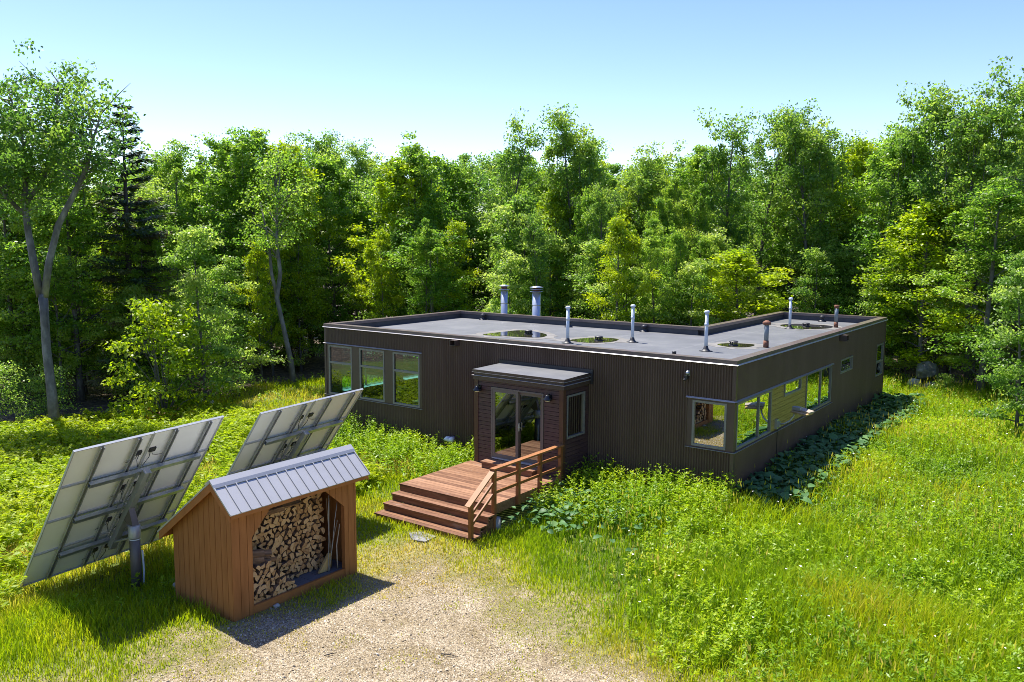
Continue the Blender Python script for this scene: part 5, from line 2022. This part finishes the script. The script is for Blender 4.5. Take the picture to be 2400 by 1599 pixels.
x, y = at(2180, 38.6)
put_tree('bush0', x, y, 1.1, 'small yellow green bush beside the perched boulder', 'shrub', wide=1.0)
x, y = at(385, 35.4)
rs = np.random.RandomState(3)
C = np.stack([rs.randn(26) * .6, rs.randn(26) * .6, rs.uniform(.1, .5, 26)], 1)
V, Q, T = scatter_leaves(rs, C, np.full(26, .22), 30, .6, .12, .05, rs.rand(26), .5)
o = link('orange_plant', npmesh('orange_plant', V, [Q], M['orange'], T))
o.location = (x, y, gz(x, y))
tag(o, 'patch of orange leaved low plants at the left wood edge', 'plant')

for (tx, ty, ta, tl) in ((-1.2, -9.4, .3, .32), (-2.8, -10.6, 1.1, .22), (.9, -9.9, 2.4, .26)):
    mb = MB()
    zt_ = float(gsurf(tx, ty)) + .03
    c_, s_ = math.cos(ta) * tl / 2, math.sin(ta) * tl / 2
    mb.tube([(tx - c_, ty - s_, zt_), (tx, ty + .015, zt_ + .005), (tx + c_, ty + s_, zt_)], [.010, .009, .004], 6)
    lone('twig', mb, M['darkbark'], (tx, ty, zt_), 'dark broken twig lying on the gravel drive', 'twig', 'twigs on the drive')

# trees behind the front row, saplings and shrubs along the wood edge
rf_ = random.Random(99)
LB2 = 'leafy tree inside the wood, partly hidden behind the front row'
for (d0, n, row) in ((51, 34, 440), (57, 36, 352), (66, 36, 358), (78, 34, 364)):
    for k in range(n):
        c = -260 + (2353 + 520) * (k + rf_.uniform(.15, .85)) / n
        d = d0 + rf_.uniform(-3, 4)
        x, y = at(c, d)
        rw = row + rf_.uniform(-20, 45)
        if c < 330:
            rw += 40
        if c > 1950:
            rw -= 60
        h = max(7, top_h(c, rw, d, x, y))
        put_tree(rf_.choice(['maple0', 'maple1', 'maple2', 'maple3', 'maple4', 'ash0', 'ash2', 'ash3', 'ash4', 'yellow0', 'yellow1', 'maple3', 'spruce1']), x, y, h, LB2, 'tree', 'trees inside the wood', wide=min(1.25, 13.5 / h))
LB3 = 'leafy sapling of the undergrowth along the wood edge'
LB4 = 'low shrub of the undergrowth along the wood edge'
E2 = CLEAR[1:15]
seg = []
for (a, b) in zip(E2[:-1], E2[1:]):
    seg.append((a, b, math.hypot(b[0] - a[0], b[1] - a[1])))
tot = sum(s[2] for s in seg)
for k in range(150):
    t = tot * (k + rf_.random()) / 150
    for (a, b, l_) in seg:
        if t < l_:
            break
        t -= l_
    f = t / l_
    nx, ny = -(b[1] - a[1]) / l_, (b[0] - a[0]) / l_
    off = rf_.uniform(.8, 11.0)
    x, y = a[0] + (b[0] - a[0]) * f + nx * off, a[1] + (b[1] - a[1]) * f + ny * off
    if k % 2 == 0 and off > 1.6:
        put_tree(rf_.choice(['maple3', 'maple4', 'ash3', 'yellow1']), x, y, rf_.uniform(6.5, 8.5) + .25 * off, 'slim leafy tree close behind the wood edge', 'tree', 'slim trees at the wood edge', wide=rf_.uniform(.6, .85))
    elif rf_.random() < .68:
        put_tree(rf_.choice(['beech0', 'beech1', 'beech2', 'beech3', 'beech4']), x, y, rf_.uniform(3.2, 5.5) + .38 * off, LB3, 'tree', 'saplings along the wood edge', wide=rf_.uniform(.75, 1.0))
    else:
        put_tree(rf_.choice(['bush0', 'bush1']), x, y, rf_.uniform(1.6, 3.4), LB4, 'shrub', 'shrubs along the wood edge', wide=1.0)
# the wood round the rest of the clearing (seen in the window panes)
LB5 = 'leafy tree of the wood round the clearing, beyond the picture'
for k in range(26):
    a = math.radians(-150 + 210 * k / 25)
    rr = rf_.uniform(24, 30)
    x, y = 2 + rr * math.cos(a) * 1.0, -10 + rr * math.sin(a)
    if poly_sd(np.array([x]), np.array([y]), CLEAR)[0] > -1.5:
        x, y = 2 + (rr + 6) * math.cos(a), -10 + (rr + 6) * math.sin(a)
    v = Vector((x - CAM_LOC[0], y - CAM_LOC[1]))
    ang = math.degrees(math.atan2(v.x * CF.y - v.y * CF.x, v.x * CF.x + v.y * CF.y))
    if abs(ang) < 36:
        continue
    put_tree(rf_.choice(['maple0', 'maple1', 'yellow0', 'ash0']), x, y, rf_.uniform(10, 14), LB5, 'tree', 'trees beyond the picture')

# ------------------------------------------------------------------ meadow (stuff)
RS = np.random.RandomState(2024)
COBB = [(SX0 - .1, SX1 + .05, SY0 - .05, SY1 + .05), (DXL - .05, DXR + .12, DYF - .9, 0), (VX0 - .05, VX1 + .05, VY - .05, .1)]


def free(x, y, pad=.06):
    ok = poly_sd(x, y, HOUSE) < -pad
    for (a, b, c, d) in COBB:
        ok &= ~((x > a) & (x < b) & (y > c) & (y < d))
    return ok


def in_view(x, y, m=60):
    dx, dy, dz = x - CAM_LOC[0], y - CAM_LOC[1], -.6 - CAM_LOC[2]
    zf = dx * CF.x + dy * CF.y + dz * CF.z
    xr = dx * CR.x + dy * CR.y
    yu = dx * CU.x + dy * CU.y + dz * CU.z
    u = PW / 2 + FPX * xr / np.maximum(zf, .1)
    v = PH / 2 - FPX * yu / np.maximum(zf, .1)
    return (zf > 1) & (u > -m * 3) & (u < PW + m * 3) & (v < PH + m * 6) | ((x > -3) & (x < 11) & (y > -9) & (y < 17))


def pts(n, x0, x1, y0, y1):
    x, y = RS.uniform(x0, x1, n), RS.uniform(y0, y1, n)
    k = free(x, y) & in_view(x, y)
    return x[k], y[k]


def dist(x, y):
    return np.hypot(x - CAM_LOC[0], y - CAM_LOC[1])


def zone_height(x, y):
    """typical height of the growth (m)"""
    g = gravel_mask(x, y)
    h = np.full(x.shape, .24)
    right = np.clip((x - .0 + (y + 6.5) * .25) / 2.2, 0, 1)
    h = h + right * .20
    near = np.clip((-g - .3) / (2.0 + 1.6 * np.clip((x + 3) / 3, 0, 1)), 0, 1)
    h = h * (.14 + .86 * near)
    # trodden patch between shed, steps and drive
    tp = np.exp(-(((x + 5.2) / 2.0) ** 2 + ((y + 6.6) / 1.5) ** 2))
    h *= (1 - .65 * tp)
    h *= .55 + .9 * vnoise(x, y, 1.6, 21)
    return np.clip(h, .05, .8)


def blades():
    xs, ys = [], []
    for (n, a, b, c, d) in ((230000, -29, 12, -18, 21), (110000, -14, 9, -16, 0), (70000, -9, 8, -16, -4)):
        x, y = pts(n, a, b, c, d)
        xs.append(x)
        ys.append(y)
    x, y = np.concatenate(xs), np.concatenate(ys)
    g = gravel_mask(x, y)
    k = (poly_sd(x, y, CLEAR) > -.8 + 1.2 * (vnoise(x, y, 2, 31) - .5)) & (RS.rand(len(x)) < np.clip(.55 - g * .8, .015, 1) + .45 * (vnoise(x, y, .55, 33) > .74) * (g > 0) * (1 - .45 * np.exp(-(((x + 4.7) / 2.2) ** 2 + ((y + 6.5) / 1.4) ** 2))))
    x, y, g = x[k], y[k], g[k]
    N = len(x)
    h = zone_height(x, y) * RS.uniform(.5, 1.45, N)
    d = dist(x, y)
    wd = np.clip(.0075 + d * .0005, .010, .03) * RS.uniform(.7, 1.3, N)
    z = gsurf(x, y) - .01
    az = RS.uniform(0, 6.28, N)
    ln = RS.uniform(.1, .65, N) * h
    B = np.stack([x, y, z], 1)
    L = np.stack([np.cos(az), np.sin(az), np.zeros(N)], 1)
    az2 = az + RS.uniform(.6, 2.2, N)
    S = np.stack([np.cos(az2), np.sin(az2), np.zeros(N)], 1)
    V = np.empty((N, 5, 3))
    up = np.array([0, 0, 1.0])
    V[:, 0] = B - S * (wd / 2)[:, None]
    V[:, 1] = B + S * (wd / 2)[:, None]
    mid = B + up * (h * .58)[:, None] + L * (ln * .35)[:, None]
    V[:, 2] = mid + S * (wd * .38)[:, None]
    V[:, 3] = mid - S * (wd * .38)[:, None]
    V[:, 4] = B + up * (h * RS.uniform(.85, 1.0, N))[:, None] + L * ln[:, None]
    i = np.arange(N)[:, None] * 5
    q = i + np.array([[0, 1, 2, 3]])
    t = i + np.array([[3, 2, 4]])
    dry = 1.25 * np.clip(1.0 + g / 2.6, 0, 1) + 1.3 * np.exp(-(((x + 4.7) / 2.3) ** 2 + ((y + 6.5) / 1.5) ** 2))
    tint = .34 + .42 * (vnoise(x, y, 3.6, 44) - .5) + .34 * (vnoise(x, y, 1.5, 41) - .5) + .20 * vnoise(x, y, .7, 42) + RS.randn(N) * .11 + dry * .30
    tint += np.clip((-6.5 - x) / 4, 0, 1) * .32
    me = npmesh('grass', V.reshape(-1, 3), [q, t], M['grass'], np.repeat(np.clip(tint, 0, 1), 5))
    struct('grass', me, 'stuff')
    return N


def weeds(name, spec, mt, LnR, WdR, leaves, pitch_up=.35):
    """leafy upright stems: spec = list of (x, y, h, tintbase) arrays"""
    x, y, h, tb = spec
    N = len(x)
    z = gsurf(x, y)
    idx = np.repeat(np.arange(N), leaves)
    K = len(idx)
    f = RS.uniform(.25, 1.0, K)
    lean = RS.randn(N, 2) * .12
    P = np.stack([x[idx] + lean[idx, 0] * h[idx] * f, y[idx] + lean[idx, 1] * h[idx] * f, z[idx] + h[idx] * f], 1)
    az = RS.uniform(0, 6.28, K)
    el = RS.uniform(-.25, .7, K) + pitch_up * (f - .5)
    D = np.stack([np.cos(az) * np.cos(el), np.sin(az) * np.cos(el), np.sin(el)], 1)
    Nn = np.array([0, 0, 1.0]) + RS.randn(K, 3) * .35
    Nn = unit(Nn - D * (Nn * D).sum(1, keepdims=True))
    sc = (1.15 - .45 * f)
    V, Q, T = leaf_quads(P, D, Nn, RS.uniform(*LnR, K) * sc, RS.uniform(*WdR, K) * sc, np.clip(tb[idx] + RS.randn(K) * .10 + .14 * (f - .5), 0, 1), fold=.10)
    # stems
    a = RS.uniform(0, 6.28, N)
    S = np.stack([np.cos(a), np.sin(a), np.zeros(N)], 1) * .006
    b = np.stack([x, y, z - .02], 1)
    t = np.stack([x + lean[:, 0] * h, y + lean[:, 1] * h, z + h], 1)
    SV = np.stack([b - S, b + S, t], 1).reshape(-1, 3)
    o = len(V)
    ST = np.arange(N * 3).reshape(N, 3) + o
    me = npmesh(name, np.concatenate([V, SV]), [Q, ST], M[mt], np.concatenate([T, np.repeat(np.clip(tb, 0, 1) * .6, 3)]))
    return me


nb_ = blades()


def seedheads():
    x, y = pts(9000, -4, 12, -9, 20)
    k = (gravel_mask(x, y) < -1.0) & (poly_sd(x, y, CLEAR) > .2) & (RS.rand(len(x)) < np.clip(2.2 * vnoise(x, y, 1.8, 91) - .75, .03, 1)) & (x + (y + 5) * .3 > -1.5)
    x, y = x[k], y[k]
    N = len(x)
    z = gsurf(x, y)
    h = RS.uniform(.45, .85, N)
    lean = RS.randn(N, 2) * .10
    b = np.stack([x, y, z], 1)
    t = np.stack([x + lean[:, 0], y + lean[:, 1], z + h], 1)
    a = RS.uniform(0, 6.28, N)
    S = np.stack([np.cos(a), np.sin(a), np.zeros(N)], 1)
    V1 = np.stack([b - S * .004, b + S * .004, t], 1).reshape(-1, 3)
    d = unit(t - b)
    base = t - d * .10
    V2 = np.stack([base, base + d * .05 + S * .016, t + d * .05, base + d * .05 - S * .016], 1).reshape(-1, 3)
    tri = np.arange(N * 3).reshape(N, 3)
    q = np.arange(N * 4).reshape(N, 4) + N * 3
    T = np.concatenate([np.repeat(RS.uniform(.3, .9, N), 3), np.repeat(RS.uniform(.75, 1, N), 4)])
    struct('seed_grass', npmesh('seed_grass', np.concatenate([V1, V2]), [tri, q], M['grass'], T), 'stuff')
    # small white flower heads scattered in the meadow
    x, y = pts(260, -1, 12, -8, 18)
    k = (gravel_mask(x, y) < -1.6) & (poly_sd(x, y, CLEAR) > .5)
    x, y = x[k], y[k]
    N = len(x)
    c = np.stack([x, y, gsurf(x, y) + RS.uniform(.4, .65, N)], 1)
    V = []
    for j in range(6):
        an = j * math.pi / 3
        V.append(c + np.stack([np.full(N, math.cos(an)), np.full(N, math.sin(an)), RS.randn(N) * .25], 1) * RS.uniform(.012, .03, N)[:, None])
    V = np.stack(V, 1).reshape(-1, 3)
    me = npmesh('white_flowers', V, [np.arange(N * 6).reshape(N, 6)], M['petal'], np.full(N * 6, .5))
    struct('white_flowers', me, 'stuff')


seedheads()
# right meadow: dense leafy growth
x, y = pts(26000, -4, 12, -9, 21)
g = gravel_mask(x, y)
w_ = np.clip((x + .6 + (y + 5.0) * .35) / 2.2, 0, 1) * np.clip((-g - .5) / 1.2, 0, 1)
k = (RS.rand(len(x)) < w_ * (.35 + .65 * vnoise(x, y, 1.1, 51))) & (poly_sd(x, y, CLEAR) > -.3)
k &= ~((x > 0) & (x < 1.2) & (y > .3) & (RS.rand(len(x)) < .8))
x, y = x[k], y[k]
hh = (.30 + .32 * vnoise(x, y, 1.5, 52)) * RS.uniform(.7, 1.25, len(x)) * np.clip((-gravel_mask(x, y)) / 2.0, .4, 1)
tb = .22 + .52 * vnoise(x, y, 1.9, 53)
struct('meadow_weeds', weeds('meadow_weeds', (x, y, hh, tb), 'weed', (.08, .16), (.028, .055), 15), 'stuff')
# tall weeds along the front wall and scattered over the left clearing
x1, y1 = pts(2600, -14.5, -7.4, -2.8, -.15)
k = RS.rand(len(x1)) < np.clip(1.0 + y1 * .28, .1, 1) * (.3 + .7 * vnoise(x1, y1, .9, 61))
x2, y2 = pts(1300, -4.0, .3, -3.2, -.15)
k2 = RS.rand(len(x2)) < np.clip(1.05 + y2 * .25, .1, 1)
x3, y3 = pts(2600, -27, -7, -14, 10)
k3 = RS.rand(len(x3)) < vnoise(x3, y3, 2.0, 62) * .7
x = np.concatenate([x1[k], x2[k2], x3[k3]])
y = np.concatenate([y1[k], y2[k2], y3[k3]])
hh = np.concatenate([RS.uniform(.45, 1.05, k.sum()) * (.6 + .6 * vnoise(x1[k], y1[k], .8, 63)), RS.uniform(.45, .95, k2.sum()), RS.uniform(.18, .42, k3.sum())])
tb = .30 + .35 * vnoise(x, y, 1.2, 64)
struct('wall_weeds', weeds('wall_weeds', (x, y, hh, tb), 'weed', (.08, .16), (.03, .06), 18), 'stuff')


def bigleaves():
    """broad dark leaves in the strip along the right wall and beside the deck"""
    x1, y1 = pts(3600, .05, 1.75, .1, 15.9)
    k = RS.rand(len(x1)) < np.clip((1.75 - x1) / .5, 0, 1)
    x2, y2 = pts(900, -4.05, -.4, -4.2, -.2)
    k2 = RS.rand(len(x2)) < np.exp(-(((x2 + 3.3) / 1.0) ** 2 + ((y2 + 2.4) / 1.6) ** 2)) + .12
    x, y = np.concatenate([x1[k], x2[k2]]), np.concatenate([y1[k], y2[k2]])
    N = len(x)
    z = gsurf(x, y) + RS.uniform(.12, .5, N)
    az = RS.uniform(0, 6.28, N)
    L = np.where(x > -.2, RS.uniform(.18, .36, N), RS.uniform(.12, .26, N))
    W = L * RS.uniform(.55, .75, N)
    D = np.stack([np.cos(az), np.sin(az), RS.uniform(-.25, .35, N)], 1)
    D = unit(D)
    S = unit(np.cross(D, np.array([0, 0, 1.0]) + RS.randn(N, 3) * .25))
    U = unit(np.cross(S, D))
    B = np.stack([x, y, z], 1)
    rows = []
    for (f, wf, uf) in ((0, .10, 0), (.25, .85, .05), (.6, .9, .03), (.88, .42, -.06)):
        c = B + D * (L * f)[:, None] + U * (L * uf)[:, None]
        rows += [c - S * (W * wf / 2)[:, None] + U * (W * wf * .12)[:, None], c, c + S * (W * wf / 2)[:, None] + U * (W * wf * .12)[:, None]]
    rows.append(B + D * L[:, None] + U * (-L * .14)[:, None])
    V = np.stack(rows, 1)
    i = np.arange(N)[:, None] * 13
    q = []
    for r in range(3):
        q += [i + np.array([[r * 3, r * 3 + 1, r * 3 + 4, r * 3 + 3]]), i + np.array([[r * 3 + 1, r * 3 + 2, r * 3 + 5, r * 3 + 4]])]
    t = [i + np.array([[9, 10, 12]]), i + np.array([[10, 11, 12]])]
    tint = np.clip(.35 + RS.randn(N) * .22, 0, 1)
    me = npmesh('broadleaf_plants', V.reshape(-1, 3), [np.concatenate(q), np.concatenate(t)], M['bigleaf'], np.repeat(tint, 13))
    struct('broadleaf_plants', me, 'stuff')


bigleaves()


def ferns():
    x, y = pts(5200, -26, -9.0, -14, 3)
    k = (RS.rand(len(x)) < np.clip(.25 + .75 * vnoise(x, y, 2.4, 71), 0, 1)) & (poly_sd(x, y, CLEAR) > .2) & (np.hypot(x + 8.4, y + 10.9) > 2.2) & (y < -3.0 + .9 * (x + 9) * -.35)
    x, y = x[k], y[k]
    N = len(x)
    z = gsurf(x, y)
    F = 5
    idx = np.repeat(np.arange(N), F)
    K = len(idx)
    az = RS.uniform(0, 6.28, K)
    L = RS.uniform(.28, .55, K)
    rise = RS.uniform(.55, 1.25, K)
    tb = np.clip(.40 + .5 * vnoise(x, y, 2, 72), 0, 1)[idx]
    P, D, T, Ln = [], [], [], []
    for j in range(8):
        f = (j + 1) / 8.5
        r = L * f * .62
        zz = L * rise * np.sin(f * 1.9) * .85
        c = np.stack([x[idx] + np.cos(az) * r, y[idx] + np.sin(az) * r, z[idx] + zz + .05], 1)
        for s_ in (-1, 1):
            a2 = az + s_ * 1.1
            d = unit(np.stack([np.cos(a2), np.sin(a2), RS.uniform(-.35, .45, K)], 1))
            P.append(c)
            D.append(d)
            T.append(tb + RS.randn(K) * .10)
            Ln.append(L * .30 * math.sin(math.pi * min(.97, f * .85 + .12)) + .02)
    P, D, T, Ln = (np.concatenate(a_) for a_ in (P, D, T, Ln))
    Nn = np.tile(np.array([0, 0, 1.0]), (len(P), 1)) + RS.randn(len(P), 3) * .55
    Nn = unit(Nn - D * (Nn * D).sum(1, keepdims=True))
    V, Q, T = leaf_quads(P, D, Nn, Ln, Ln * .34 + .010, np.clip(T, 0, 1))
    struct('ferns', npmesh('ferns', V, [Q], M['fern'], T), 'stuff')


ferns()


def chips():
    """loose stone and wood chips on the drive"""
    x, y = pts(150000, -6.5, 6, -17.5, -5.6)
    g = gravel_mask(x, y)
    k = RS.rand(len(x)) < np.clip(.40 + g * .45, 0, .9) * (.35 + .65 * vnoise(x, y, .8, 81))
    x, y = x[k], y[k]
    N = len(x)
    z = gsurf(x, y) + .004
    s = np.clip(RS.lognormal(-4.5, .42, N), .005, .04)
    a = RS.uniform(0, 6.28, N)
    el = RS.uniform(.35, 1.0, N)
    e1 = np.stack([np.cos(a), np.sin(a), RS.randn(N) * .25], 1) * s[:, None]
    e2 = np.stack([-np.sin(a), np.cos(a), RS.randn(N) * .25], 1) * (s * el)[:, None]
    c = np.stack([x, y, z + s * .35], 1)
    up = np.stack([RS.randn(N) * .2, RS.randn(N) * .2, np.ones(N)], 1) * (s * .55)[:, None]
    V = np.stack([c - e1 - up * .6, c - e2 - up * .6, c + e1 - up * .6, c + e2 - up * .6, c - e1 * .5 + up, c + e2 * .5 + up * .8, c + e1 * .6 + up * .9, c - e2 * .5 + up], 1)
    i = np.arange(N)[:, None] * 8
    q = [i + np.array([[4, 7, 6, 5]])]
    q += [i + np.array([[0, 1, 7, 4]]), i + np.array([[1, 2, 6, 7]]), i + np.array([[2, 3, 5, 6]]), i + np.array([[3, 0, 4, 5]])]
    t = np.clip(RS.beta(2.2, 2.0, N), 0, 1)
    struct('gravel_stones', npmesh('gravel_stones', V.reshape(-1, 3), [np.concatenate(q)], M['chip'], np.repeat(t, 8)), 'stuff')


chips()
